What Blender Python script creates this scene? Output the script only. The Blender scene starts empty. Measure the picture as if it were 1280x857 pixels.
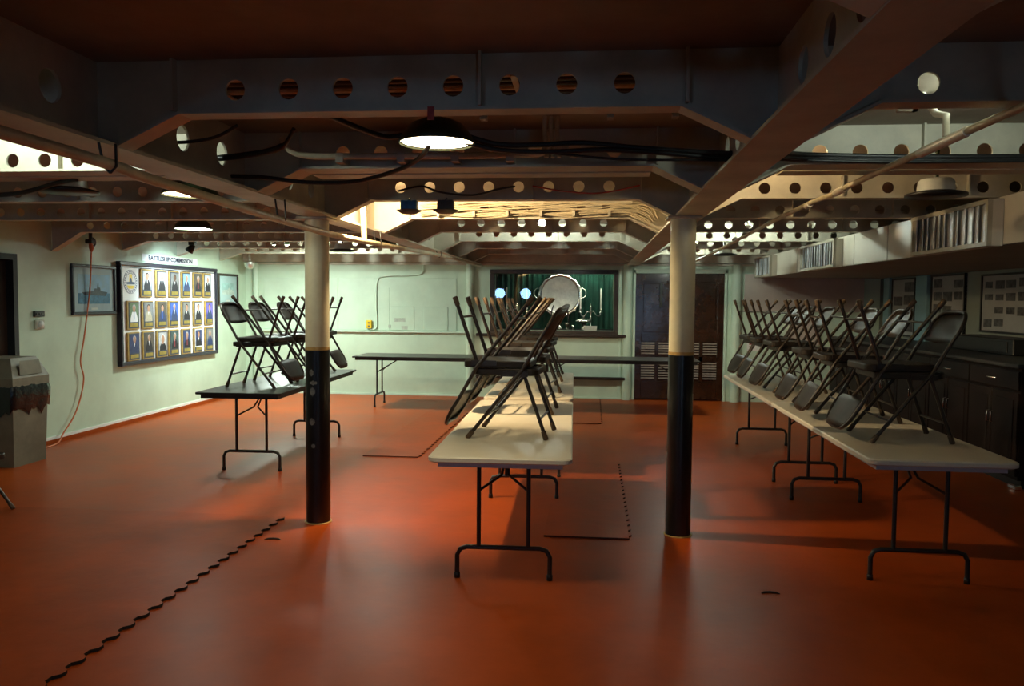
import bpy, math, random
from mathutils import Matrix, Vector
random.seed(7)
PI = math.pi
scene = bpy.context.scene
COL = scene.collection

# ------------------------------------------------------------------ camera
cam_data = bpy.data.cameras.new('camera')
cam_data.sensor_width = 36.0
cam_data.lens = 36.0 * 1000.0 / 1280.0
cam_data.clip_start = 0.02
cam = bpy.data.objects.new('camera', cam_data)
COL.objects.link(cam)
scene.camera = cam
CAM_H = 1.575
_vp = Vector(((740 - 640) / 1000.0, (375 - 428.5) / 1000.0, 1.0)).normalized()
_u0 = Vector((math.sin(math.radians(0.75)), -math.cos(math.radians(0.75)), 0))
_u = (_u0 - _vp * _u0.dot(_vp)).normalized()
_r = _vp.cross(_u)
rows = (_r, _vp, _u)
right = Vector([v[0] for v in rows]); up = -Vector([v[1] for v in rows]); back = -Vector([v[2] for v in rows])
mw = Matrix.Identity(4)
for i in range(3):
    mw[i][0], mw[i][1], mw[i][2] = right[i], up[i], back[i]
mw[2][3] = CAM_H
cam.matrix_world = mw

# ------------------------------------------------------------------ world, exposure
world = bpy.data.worlds.new('world'); scene.world = world; world.use_nodes = True
world.node_tree.nodes['Background'].inputs[0].default_value = (0.01, 0.012, 0.015, 1)
world.node_tree.nodes['Background'].inputs[1].default_value = 0.2
vs = scene.view_settings
vs.view_transform = 'Standard'; vs.look = 'None'; vs.exposure = 0.0; vs.gamma = 1.0; vs.use_curve_mapping = False

# lamp brightness (radiance of the glowing parts) and colours
COOL = (0.85, 1.0, 0.88); WARM = (1.0, 0.73, 0.40); DAY = (0.30, 0.58, 1.0); NEUT = (1.0, 0.83, 0.50)
# deck lamps between the beams: (x, y, radiance, colour, where)
DECK_LAMPS = [   # x, y, radiance, colour, has an added opaque bowl shading the floor below the bulb
    (-3.00, 3.50, 900, COOL, True),
    (1.55, 3.22, 230, COOL, True),
    (0.98, 4.75, 320, WARM, True),
    (-1.63, 5.57, 4000, WARM, False),
    (-0.55, 8.65, 700, COOL, True),
    (1.55, 8.62, 900, COOL, True),
    (1.45, 11.25, 600, COOL, True),
    (-3.60, 11.20, 1000, COOL, True),
]
# dome lamps: x, y, rim height, radiance, colour
DISC_LAMPS = [(-0.69, 3.52, 2.257, 14, NEUT), (-2.47, 4.75, 2.20, 25, NEUT), (-3.66, 7.08, 2.20, 70, COOL), (-2.45, 9.20, 2.20, 100, COOL),
              (-4.40, 11.15, 2.325, 480, COOL), (1.20, 11.15, 2.325, 85, COOL)]  # added unseen lamps that brighten the back wall and double door
DOME_SPOT_W = 52.0      # downward beam of the first dome lamp
PORTHOLE_E = 30.0
SPOT_W = 58.0

# ------------------------------------------------------------------ materials
MATS = {}
def mat(name, col, rough=0.5, metal=0.0, noise=None, bump=0.0, bscale=60, emit=None, spec=0.5, coat=0.0, rvar=0.0, hue=None):
    m = bpy.data.materials.new(name); m.use_nodes = True
    nt = m.node_tree; b = nt.nodes['Principled BSDF']
    b.inputs['Base Color'].default_value = (*col, 1); b.inputs['Roughness'].default_value = rough
    b.inputs['Metallic'].default_value = metal; b.inputs['Specular IOR Level'].default_value = spec
    if coat: b.inputs['Coat Weight'].default_value = coat; b.inputs['Coat Roughness'].default_value = 0.15
    if emit:
        b.inputs['Emission Color'].default_value = (*emit[0], 1); b.inputs['Emission Strength'].default_value = emit[1]
    tc = nt.nodes.new('ShaderNodeTexCoord')
    if noise:
        amt, scale = noise
        n = nt.nodes.new('ShaderNodeTexNoise'); n.inputs['Scale'].default_value = scale; n.inputs['Detail'].default_value = 6; n.inputs['Roughness'].default_value = 0.65
        nt.links.new(tc.outputs['Object'], n.inputs['Vector'])
        cr = nt.nodes.new('ShaderNodeValToRGB')
        c2 = hue if hue else tuple(c * (1 - amt) for c in col)
        cr.color_ramp.elements[0].position = 0.36; cr.color_ramp.elements[1].position = 0.62
        cr.color_ramp.elements[0].color = (*c2, 1); cr.color_ramp.elements[1].color = (*[min(1, c * (1 + amt * 0.35)) for c in col], 1)
        nt.links.new(n.outputs['Fac'], cr.inputs['Fac']); nt.links.new(cr.outputs['Color'], b.inputs['Base Color'])
        if rvar:
            mr = nt.nodes.new('ShaderNodeMapRange'); mr.inputs['To Min'].default_value = rough - rvar; mr.inputs['To Max'].default_value = rough + rvar
            nt.links.new(n.outputs['Fac'], mr.inputs['Value']); nt.links.new(mr.outputs['Result'], b.inputs['Roughness'])
    if bump:
        n2 = nt.nodes.new('ShaderNodeTexNoise'); n2.inputs['Scale'].default_value = bscale; n2.inputs['Detail'].default_value = 4
        nt.links.new(tc.outputs['Object'], n2.inputs['Vector'])
        bp = nt.nodes.new('ShaderNodeBump'); bp.inputs['Strength'].default_value = bump; bp.inputs['Distance'].default_value = 0.01
        nt.links.new(n2.outputs['Fac'], bp.inputs['Height']); nt.links.new(bp.outputs['Normal'], b.inputs['Normal'])
    MATS[name] = m
    return m
def M_(n): return MATS[n]

mat('floor_paint', (0.35, 0.058, 0.006), 0.38, spec=0.12, noise=(0.20, 1.6), bump=0.12, bscale=9, rvar=0.07)
mat('mat_paint', (0.335, 0.055, 0.006), 0.40, spec=0.12, noise=(0.22, 2.1), bump=0.15, bscale=12, rvar=0.06)
mat('mat_edge_red', (0.07, 0.012, 0.005), 0.7, noise=(0.3, 30))
mat('mat_edge', (0.015, 0.012, 0.010), 0.8, noise=(0.3, 30))
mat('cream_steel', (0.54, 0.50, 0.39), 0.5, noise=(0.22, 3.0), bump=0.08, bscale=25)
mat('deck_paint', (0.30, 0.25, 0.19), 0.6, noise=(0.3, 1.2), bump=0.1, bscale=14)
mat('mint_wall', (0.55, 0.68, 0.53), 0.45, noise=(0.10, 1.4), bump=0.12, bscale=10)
mat('mint_panel', (0.57, 0.70, 0.56), 0.42, noise=(0.08, 2.4), bump=0.08, bscale=12)
mat('tan_panel', (0.50, 0.42, 0.36), 0.6, noise=(0.12, 2.0))
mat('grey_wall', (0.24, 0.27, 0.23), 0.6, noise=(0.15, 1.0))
mat('blue_wall', (0.20, 0.36, 0.42), 0.6, noise=(0.15, 1.0))
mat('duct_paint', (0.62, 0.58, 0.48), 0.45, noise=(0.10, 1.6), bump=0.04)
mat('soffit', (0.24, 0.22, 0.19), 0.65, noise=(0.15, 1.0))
mat('post_cream', (0.66, 0.64, 0.46), 0.38, noise=(0.10, 6.0), bump=0.15, bscale=40)
mat('post_black', (0.008, 0.009, 0.010), 0.28, noise=(0.5, 5.0), bump=0.08, bscale=30)
mat('post_line', (0.45, 0.30, 0.10), 0.5, noise=(0.3, 20))
mat('scuff', (0.16, 0.17, 0.17), 0.6, noise=(0.5, 25))
mat('table_white', (0.74, 0.70, 0.58), 0.42, noise=(0.06, 3.0), bump=0.05, bscale=80)
mat('table_dark', (0.045, 0.040, 0.036), 0.36, noise=(0.3, 12.0))
mat('edge_dark', (0.012, 0.011, 0.010), 0.45, noise=(0.3, 12.0))
mat('apron_white', (0.50, 0.50, 0.52), 0.5, noise=(0.1, 5))
mat('leg_black', (0.018, 0.016, 0.015), 0.35, noise=(0.3, 20))
mat('chair_brown', (0.040, 0.027, 0.017), 0.36, metal=0.2, noise=(0.30, 9.0), coat=0.15)
mat('chair_seat', (0.034, 0.024, 0.016), 0.46, metal=0.1, spec=0.3, noise=(0.35, 7.0))
mat('rubber_cap', (0.10, 0.060, 0.030), 0.6, noise=(0.3, 30))
mat('black_plastic', (0.012, 0.012, 0.012), 0.4, noise=(0.3, 15))
mat('bin_body', (0.20, 0.175, 0.12), 0.5, noise=(0.2, 6.0))
mat('bin_bag', (0.010, 0.011, 0.012), 0.22, noise=(0.4, 20), bump=0.6, bscale=22)
mat('dark_wood', (0.040, 0.016, 0.008), 0.14, noise=(0.5, 4.0), bump=0.25, bscale=16, coat=0.5)
mat('frame_wood', (0.030, 0.014, 0.008), 0.35, noise=(0.4, 8.0))
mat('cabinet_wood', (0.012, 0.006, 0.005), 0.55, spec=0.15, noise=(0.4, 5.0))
mat('counter_top', (0.05, 0.045, 0.04), 0.45, spec=0.2, noise=(0.2, 9.0))
mat('louver_wood', (0.26, 0.20, 0.16), 0.35, noise=(0.3, 9.0))
mat('silver', (0.85, 0.84, 0.78), 0.16, metal=1.0, noise=(0.1, 20))
mat('silver_dull', (0.85, 0.85, 0.80), 0.42, metal=1.0, noise=(0.15, 14))
mat('candle_wax', (0.85, 0.82, 0.72), 0.5, noise=(0.05, 20))
mat('curtain', (0.006, 0.075, 0.050), 0.8, noise=(0.4, 5.0))
mat('case_black', (0.012, 0.014, 0.014), 0.6, noise=(0.3, 4))
mat('paper', (0.80, 0.79, 0.74), 0.7, noise=(0.04, 12))
mat('board_white', (0.80, 0.82, 0.84), 0.5, noise=(0.04, 3))
mat('board_frame', (0.020, 0.018, 0.035), 0.3, noise=(0.3, 12))
mat('plaque_wood', (0.42, 0.27, 0.07), 0.4, noise=(0.25, 14))
mat('plaque_plate', (0.045, 0.050, 0.080), 0.3, noise=(0.2, 20))
mat('brass', (0.50, 0.36, 0.10), 0.35, metal=0.7, noise=(0.2, 20))
mat('skin', (0.46, 0.25, 0.16), 0.6, noise=(0.1, 60))
mat('skin_dark', (0.12, 0.055, 0.03), 0.6, noise=(0.1, 60))
mat('suit_black', (0.015, 0.015, 0.020), 0.7, noise=(0.2, 60))
mat('suit_navy', (0.03, 0.05, 0.13), 0.7, noise=(0.2, 60))
mat('suit_tan', (0.46, 0.40, 0.28), 0.7, noise=(0.2, 60))
mat('shirt', (0.80, 0.82, 0.85), 0.7, noise=(0.05, 60))
mat('tie_blue', (0.05, 0.14, 0.55), 0.6, noise=(0.1, 60))
mat('tie_red', (0.40, 0.04, 0.05), 0.6, noise=(0.1, 60))
mat('hair_dark', (0.03, 0.02, 0.015), 0.7, noise=(0.3, 80))
mat('hair_grey', (0.45, 0.45, 0.46), 0.7, noise=(0.2, 80))
mat('hair_white', (0.78, 0.78, 0.78), 0.7, noise=(0.1, 80))
for nm, c in dict(white=(0.50, 0.51, 0.53), grey=(0.22, 0.22, 0.22), light=(0.45, 0.50, 0.58), sky=(0.25, 0.45, 0.72), blue=(0.06, 0.13, 0.48),
                  violet=(0.16, 0.13, 0.55), navy=(0.03, 0.05, 0.16), brown=(0.10, 0.08, 0.06), green=(0.05, 0.09, 0.09), outdoor=(0.12, 0.20, 0.10)).items():
    mat('bg_' + nm, c, 0.5, noise=(0.25, 18))
mat('art_sky', (0.26, 0.46, 0.70), 0.35, noise=(0.5, 7.0), hue=(0.30, 0.45, 0.58))
mat('art_sea', (0.07, 0.25, 0.46), 0.35, noise=(0.5, 18.0))
mat('art_ship', (0.02, 0.03, 0.06), 0.5, noise=(0.3, 30))
mat('art_mist', (0.42, 0.62, 0.62), 0.5, noise=(0.3, 7))
mat('art_pale', (0.60, 0.66, 0.62), 0.5, noise=(0.2, 20))
mat('mat_board', (0.44, 0.54, 0.60), 0.5, noise=(0.06, 9))
mat('mat_board_pale', (0.50, 0.64, 0.66), 0.5, noise=(0.06, 9))
mat('photo_dark', (0.025, 0.025, 0.028), 0.5, noise=(0.7, 16), hue=(0.12, 0.12, 0.12))
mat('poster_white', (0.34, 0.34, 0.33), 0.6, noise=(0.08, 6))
mat('emblem_blue', (0.02, 0.05, 0.16), 0.5, noise=(0.1, 30))
mat('emblem_yellow', (0.85, 0.65, 0.04), 0.5, noise=(0.1, 30))
mat('cord_orange', (0.62, 0.15, 0.04), 0.5, noise=(0.1, 30))
mat('cable_black', (0.010, 0.010, 0.010), 0.45, noise=(0.3, 20))
mat('pipe_paint', (0.58, 0.50, 0.34), 0.42, noise=(0.2, 8), bump=0.08)
mat('pipe_white', (0.78, 0.76, 0.68), 0.4, noise=(0.1, 8))
mat('lamp_shade', (0.035, 0.045, 0.018), 0.35, noise=(0.3, 9))
mat('lamp_white', (0.70, 0.72, 0.66), 0.35, noise=(0.1, 9))
mat('blue_box', (0.06, 0.30, 0.65), 0.4, noise=(0.3, 12))
mat('grey_box', (0.10, 0.10, 0.09), 0.5, noise=(0.3, 12))
mat('red_tag', (0.40, 0.03, 0.02), 0.5, noise=(0.2, 12))
mat('yellow_box', (0.80, 0.55, 0.03), 0.4, noise=(0.1, 20))
mat('vent_alu', (0.66, 0.68, 0.70), 0.4, metal=0.3, noise=(0.3, 10))
mat('vent_frame', (0.42, 0.39, 0.30), 0.5, noise=(0.2, 8))
mat('switch_beige', (0.50, 0.50, 0.40), 0.5, noise=(0.1, 20))
mat('chrome', (0.8, 0.8, 0.8), 0.12, metal=1.0, noise=(0.05, 20))
mat('ink', (0.02, 0.025, 0.06), 0.6, noise=(0.2, 20))
mat('panel_stain', (0.46, 0.50, 0.42), 0.6, noise=(0.2, 20))

def glow(name, col, e):
    m = bpy.data.materials.new(name); m.use_nodes = True; nt = m.node_tree
    nt.nodes.remove(nt.nodes['Principled BSDF'])
    em = nt.nodes.new('ShaderNodeEmission'); em.inputs[0].default_value = (*col, 1); em.inputs[1].default_value = e
    nt.links.new(em.outputs[0], nt.nodes['Material Output'].inputs[0])
    return m
def glass(name, k=1.9):
    m = bpy.data.materials.new(name); m.use_nodes = True; nt = m.node_tree
    nt.nodes.remove(nt.nodes['Principled BSDF'])
    tr = nt.nodes.new('ShaderNodeBsdfTransparent'); tr.inputs[0].default_value = (0.93, 0.96, 0.95, 1)
    gl = nt.nodes.new('ShaderNodeBsdfGlossy'); gl.inputs['Roughness'].default_value = 0.015
    fr = nt.nodes.new('ShaderNodeFresnel'); fr.inputs[0].default_value = 1.5
    mx = nt.nodes.new('ShaderNodeMixShader')
    dbl = nt.nodes.new('ShaderNodeMath'); dbl.operation = 'MULTIPLY'; dbl.inputs[1].default_value = k; dbl.use_clamp = True
    nt.links.new(fr.outputs[0], dbl.inputs[0]); nt.links.new(dbl.outputs[0], mx.inputs[0]); nt.links.new(tr.outputs[0], mx.inputs[1]); nt.links.new(gl.outputs[0], mx.inputs[2])
    nt.links.new(mx.outputs[0], nt.nodes['Material Output'].inputs[0])
    MATS[name] = m
glass('pane_glass'); glass('picture_glass', 0.35)

# ------------------------------------------------------------------ mesh helpers
class MB:
    def __init__(s): s.v = []; s.f = []; s.mi = []; s.sm = []
    def add(s, vs, fs, mi=0, smooth=False):
        o = len(s.v); s.v += [tuple(v) for v in vs]
        for f in fs: s.f.append(tuple(i + o for i in f)); s.mi.append(mi); s.sm.append(smooth)
        return s
    def box(s, x0, x1, y0, y1, z0, z1, mi=0):
        return s.add([(x0,y0,z0),(x1,y0,z0),(x1,y1,z0),(x0,y1,z0),(x0,y0,z1),(x1,y0,z1),(x1,y1,z1),(x0,y1,z1)],
                     [(0,3,2,1),(4,5,6,7),(0,1,5,4),(1,2,6,5),(2,3,7,6),(3,0,4,7)], mi)
    def bbox(s, x0, x1, y0, y1, z0, z1, b=0.004, mi=0):
        """box with chamfered vertical and horizontal edges"""
        vs = []
        for z, e in ((z0, b), (z0 + b, 0), (z1 - b, 0), (z1, b)):
            ring = [(x0+b,y0),(x1-b,y0),(x1,y0+b),(x1,y1-b),(x1-b,y1),(x0+b,y1),(x0,y1-b),(x0,y0+b)]
            cx, cy = (x0+x1)/2, (y0+y1)/2
            for (x, y) in ring:
                if e: x = min(max(x, x0+e), x1-e); y = min(max(y, y0+e), y1-e)
                vs.append((x, y, z))
        fs = [tuple(range(7, -1, -1)), tuple(range(24, 32))]
        for k in range(3):
            for i in range(8): fs.append((k*8+i, k*8+(i+1)%8, (k+1)*8+(i+1)%8, (k+1)*8+i))
        return s.add(vs, fs, mi)
    def prism(s, outline, axis, a0, a1, mi=0, mi_side=None):
        n = len(outline)
        def P(p, a):
            u, v = p
            return {'x': (a, u, v), 'y': (u, a, v), 'z': (u, v, a)}[axis]
        vs = [P(p, a0) for p in outline] + [P(p, a1) for p in outline]
        s.add(vs, [tuple(range(n)), tuple(range(2*n-1, n-1, -1))], mi)
        s.add(vs, [(i, i+n, (i+1) % n + n, (i+1) % n) for i in range(n)], mi if mi_side is None else mi_side)
        return s
    def tube(s, pts, r, n=8, mi=0, closed=False, caps=True):
        pts = [Vector(p) for p in pts]; m = len(pts)
        rs = r if isinstance(r, (list, tuple)) else [r] * m
        vs = []; prev = None
        for i, p in enumerate(pts):
            if closed: t = (pts[(i+1) % m] - pts[i-1])
            else: t = (pts[min(i+1, m-1)] - pts[max(i-1, 0)])
            t.normalize()
            if prev is None:
                ref = Vector((0,0,1)) if abs(t.z) < 0.9 else Vector((1,0,0))
                a = t.cross(ref).normalized()
            else:
                a = (prev - t * prev.dot(t)).normalized()
            prev = a; b = t.cross(a)
            for k in range(n):
                q = 2*PI*k/n; vs.append(p + (a*math.cos(q) + b*math.sin(q)) * rs[i])
        fs = []
        for i in range(m if closed else m-1):
            j = (i+1) % m
            for k in range(n): fs.append((i*n+k, i*n+(k+1) % n, j*n+(k+1) % n, j*n+k))
        s.add(vs, fs, mi, True)
        if caps and not closed:
            s.add(vs[:n], [tuple(range(n-1, -1, -1))], mi); s.add(vs[-n:], [tuple(range(n))], mi)
        return s
    def lathe(s, prof, c=(0,0,0), n=24, axis='z', mi=0, smooth=True, caps=False):
        vs = []
        for r, h in prof:
            for k in range(n):
                q = 2*PI*k/n; a, b = r*math.cos(q), r*math.sin(q)
                p = {'z': (a, b, h), 'y': (a, h, b), 'x': (h, a, b)}[axis]
                vs.append((p[0]+c[0], p[1]+c[1], p[2]+c[2]))
        fs = []
        for i in range(len(prof)-1):
            for k in range(n): fs.append((i*n+k, i*n+(k+1) % n, (i+1)*n+(k+1) % n, (i+1)*n+k))
        s.add(vs, fs, mi, smooth)
        if caps:
            s.add(vs[:n], [tuple(range(n))], mi); s.add(vs[-n:], [tuple(range(n))], mi)
        return s
    def mesh(s, name, mats):
        me = bpy.data.meshes.new(name); me.from_pydata(s.v, [], s.f)
        for m in (mats if isinstance(mats, (list, tuple)) else [mats]): me.materials.append(MATS[m] if isinstance(m, str) else m)
        me.polygons.foreach_set('material_index', s.mi); me.polygons.foreach_set('use_smooth', s.sm)
        me.update()
        import bmesh
        bm = bmesh.new(); bm.from_mesh(me); bmesh.ops.recalc_face_normals(bm, faces=bm.faces); bm.to_mesh(me); bm.free()
        return me
    def build(s, name, mats, parent=None, loc=None):
        o = bpy.data.objects.new(name, s.mesh(name, mats)); COL.objects.link(o)
        if parent: o.parent = parent
        if loc: o.location = loc
        return o
def empty(name, loc=(0,0,0), rz=0.0):
    o = bpy.data.objects.new(name, None); o.empty_display_size = 0.1
    COL.objects.link(o); o.location = loc; o.rotation_euler = (0, 0, rz); return o
def inst(name, me, parent, loc=(0,0,0), rot=(0,0,0)):
    o = bpy.data.objects.new(name, me); COL.objects.link(o); o.parent = parent; o.location = loc; o.rotation_euler = rot; return o
def tag(o, label, cat, group=None):
    o['label'] = label; o['category'] = cat
    if group: o['group'] = group
    return o
def structure(o, label=None):
    o['kind'] = 'structure'
    if label: o['label'] = label
    return o
def copy_tree(o, parent=None):
    c = o.copy(); COL.objects.link(c); c.parent = parent
    for ch in o.children: copy_tree(ch, c)
    return c
def smooth_path(pts, sub=6):
    P = [Vector(p) for p in pts]; out = []
    for i in range(len(P)-1):
        p0, p1, p2, p3 = P[max(i-1,0)], P[i], P[i+1], P[min(i+2, len(P)-1)]
        for k in range(sub):
            t = k/sub
            out.append(0.5*((2*p1) + (p2-p0)*t + (2*p0-5*p1+4*p2-p3)*t*t + (3*p1-p0-3*p2+p3)*t**3))
    out.append(P[-1]); return out
def rrect(x0, x1, y0, y1, r, n=5):
    out = []
    for cx, cy, a in ((x1-r, y1-r, 0), (x0+r, y1-r, PI/2), (x0+r, y0+r, PI), (x1-r, y0+r, 1.5*PI)):
        for k in range(n+1):
            q = a + PI/2*k/n; out.append((cx+r*math.cos(q), cy+r*math.sin(q)))
    return out
def text_mesh(name, body, size, mat_, parent, loc, rot, sx=1.0):
    cu = bpy.data.curves.new(name, 'FONT'); cu.body = body; cu.size = size; cu.extrude = 0.0008; cu.offset = 0.0022; cu.align_x = 'CENTER'; cu.align_y = 'CENTER'
    t = bpy.data.objects.new(name, cu); COL.objects.link(t)
    dg = bpy.context.evaluated_depsgraph_get(); me = bpy.data.meshes.new_from_object(t.evaluated_get(dg))
    bpy.data.objects.remove(t); bpy.data.curves.remove(cu)
    me.materials.clear(); me.materials.append(MATS[mat_])
    o = bpy.data.objects.new(name, me); COL.objects.link(o); o.parent = parent; o.location = loc; o.rotation_euler = rot; o.scale = (sx, 1, 1)
    return o

# ------------------------------------------------------------------ room
XL, XR, YB, YF = -5.72, 4.42, 12.80, -3.6
DECK = 2.45
FLG = 2.25      # underside of the transverse beams
GIR = 2.13      # underside of the girders
floor = MB().box(XL-0.2, XR+0.2, YF-0.2, YB+0.8, -0.12, 0).build('floor', 'floor_paint'); structure(floor, 'red-orange painted floor')
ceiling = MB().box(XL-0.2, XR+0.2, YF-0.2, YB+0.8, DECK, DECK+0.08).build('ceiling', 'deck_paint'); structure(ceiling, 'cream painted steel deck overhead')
wl = MB().box(XL-0.15, XL, YF-0.15, 6.55, 0, DECK).box(XL-0.15, XL, 6.55, 7.47, 1.99, DECK).box(XL-0.15, XL, 7.47, YB+0.15, 0, DECK)
wall_left = wl.build('wall_left', 'mint_wall'); structure(wall_left, 'pale mint green painted wall')
WX0, WX1, WZ0, WZ1 = -1.56, 0.345, 1.09, 1.99         # opening of the display case
wb = MB().box(XL, WX0, YB, YB+0.15, 0, DECK).box(WX1, 0.685, YB, YB+0.15, 0, DECK).box(WX0, WX1, YB, YB+0.15, 0, WZ0).box(WX0, WX1, YB, YB+0.15, WZ1, DECK)
wb.box(0.685, 2.06, YB, YB+0.15, 2.005, DECK).box(2.06, XR+0.15, YB, YB+0.15, 0, DECK)
wall_back = wb.build('wall_back', 'mint_wall'); structure(wall_back, 'pale mint green painted wall')
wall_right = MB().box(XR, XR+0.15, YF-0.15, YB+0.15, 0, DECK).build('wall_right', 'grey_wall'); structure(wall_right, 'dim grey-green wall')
# wall behind the camera with two round portholes
PORT = [(-3.36, 1.80), (-2.42, 1.80)]; PR = 0.20
xs = [XL, -3.86, -2.89, -1.92, XR]
wf = MB().box(xs[0], xs[1], YF-0.15, YF, 0, DECK).box(xs[3], 1.62, YF-0.15, YF, 0, DECK).box(2.22, xs[4], YF-0.15, YF, 0, DECK).box(1.62, 2.22, YF-0.15, YF, 1.98, DECK).box(1.62, 2.22, YF-0.15, YF, 0, 0.2)
def ring_cell(mb, u0, u1, v0, v1, cu, cv, r, f0, f1, mi=0, n=24, smooth=True):
    """plate cell u0..u1 x v0..v1 with a round hole; f0/f1 map (u,v) to front/back points"""
    ang = sorted([2*PI*k/n for k in range(n)] + [math.atan2(v-cv, u-cu) % (2*PI) for u in (u0, u1) for v in (v0, v1)])
    out = []; inn = []
    for a in ang:
        c, s_ = math.cos(a), math.sin(a); t = 1e9
        if c > 1e-9: t = min(t, (u1-cu)/c)
        if c < -1e-9: t = min(t, (u0-cu)/c)
        if s_ > 1e-9: t = min(t, (v1-cv)/s_)
        if s_ < -1e-9: t = min(t, (v0-cv)/s_)
        out.append((cu+c*t, cv+s_*t)); inn.append((cu+c*r, cv+s_*r))
    m = len(ang)
    vs = [f0(*p) for p in out] + [f0(*p) for p in inn] + [f1(*p) for p in inn] + [f1(*p) for p in out]
    fs = []
    for i in range(m):
        j = (i+1) % m
        fs += [(i, j, m+j, m+i), (m+i, m+j, 2*m+j, 2*m+i), (2*m+i, 2*m+j, 3*m+j, 3*m+i)]
    mb.add(vs, fs, mi)
for (cx, cz), a, b in zip(PORT, xs[1:3], xs[2:4]):
    ring_cell(wf, a, b, 0, DECK, cx, cz, PR, lambda u, v: (u, YF, v), lambda u, v: (u, YF-0.15, v))
wall_front = wf.build('wall_front', 'mint_wall'); structure(wall_front)
day = glow('daylight', DAY, PORTHOLE_E)
for k, (cx, cz) in enumerate(PORT):
    w = MB().lathe([(PR-0.004, YF-0.10), (PR-0.004, YF-0.085)], (cx, 0, cz), 32, 'y', caps=True).build('window_%d' % (k+1), day); structure(w, 'round porthole with daylight')
    MB().lathe([(PR-0.012, YF), (PR-0.012, YF+0.03), (PR+0.045, YF+0.03), (PR+0.05, YF+0.002)], (cx, 0, cz), 32, 'y').build('porthole_rim', 'brass', w)
d4 = MB().box(1.62, 2.22, YF-0.15, YF-0.14, 0.2, 1.98).build('window_3', glow('daylight_door', (0.42, 0.68, 1.0), 3.2)); structure(d4, 'open doorway full of daylight')
# baseboards
bb = MB().box(XL, XL+0.025, 7.47, YB, 0, 0.045).build('baseboard_left', 'floor_paint'); structure(bb)
MB().box(XL+0.0, XL+0.012, 7.47, YB, 0.045, 0.075).build('white_edge', 'paper', bb)
bb = MB().box(XL+0.02, 0.60, YB-0.02, YB, 0, 0.03).build('baseboard_back', 'mint_panel'); structure(bb)

# dark doorway in the left wall
d = MB().box(XL-0.12, XL-0.06, 6.55, 7.47, 0, 1.99).build('door_2', 'frame_wood'); structure(d, 'dark door in the left wall')
MB().box(XL-0.06, XL+0.02, 7.41, 7.47, 0, 1.99).box(XL-0.06, XL+0.02, 6.55, 6.61, 0, 1.99).box(XL-0.06, XL+0.02, 6.61, 7.41, 1.93, 1.99).build('door_frame', 'case_black', d)
MB().bbox(XL-0.06, XL-0.045, 6.75, 7.30, 1.05, 1.8, 0.005).build('door_panel', 'frame_wood', d)

# ------------------------------------------------------------------ ceiling steelwork
FY = [2.88 + 1.283 * (n - 1) for n in range(-3, 9)]     # beams, index 4 is the first in view
BAYS = {'c': (-1.865, 0.635), 'l': (XL, -1.865), 'r': (0.635, XR)}
def web_mesh(x0, x1, hl, hr, holes, r=0.0375, hz=2.338):
    """web plate in local coordinates (y = 0 is its near face): brackets hl/hr give the haunch lengths at its ends"""
    mb = MB(); t = 0.012; z0 = FLG + 0.01; z1 = DECK
    f0 = lambda u, v: (u, 0, v); f1 = lambda u, v: (u, t, v)
    hs = sorted(holes); edges = [x0]
    for a, b in zip(hs, hs[1:]): edges.append((a+b)/2)
    edges.append(x1)
    if not hs: mb.box(x0, x1, 0, t, z0, z1)
    for i, hx in enumerate(hs):
        ring_cell(mb, edges[i], edges[i+1], z0, z1, hx, hz, r, f0, f1, n=20)
    return mb
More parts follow.
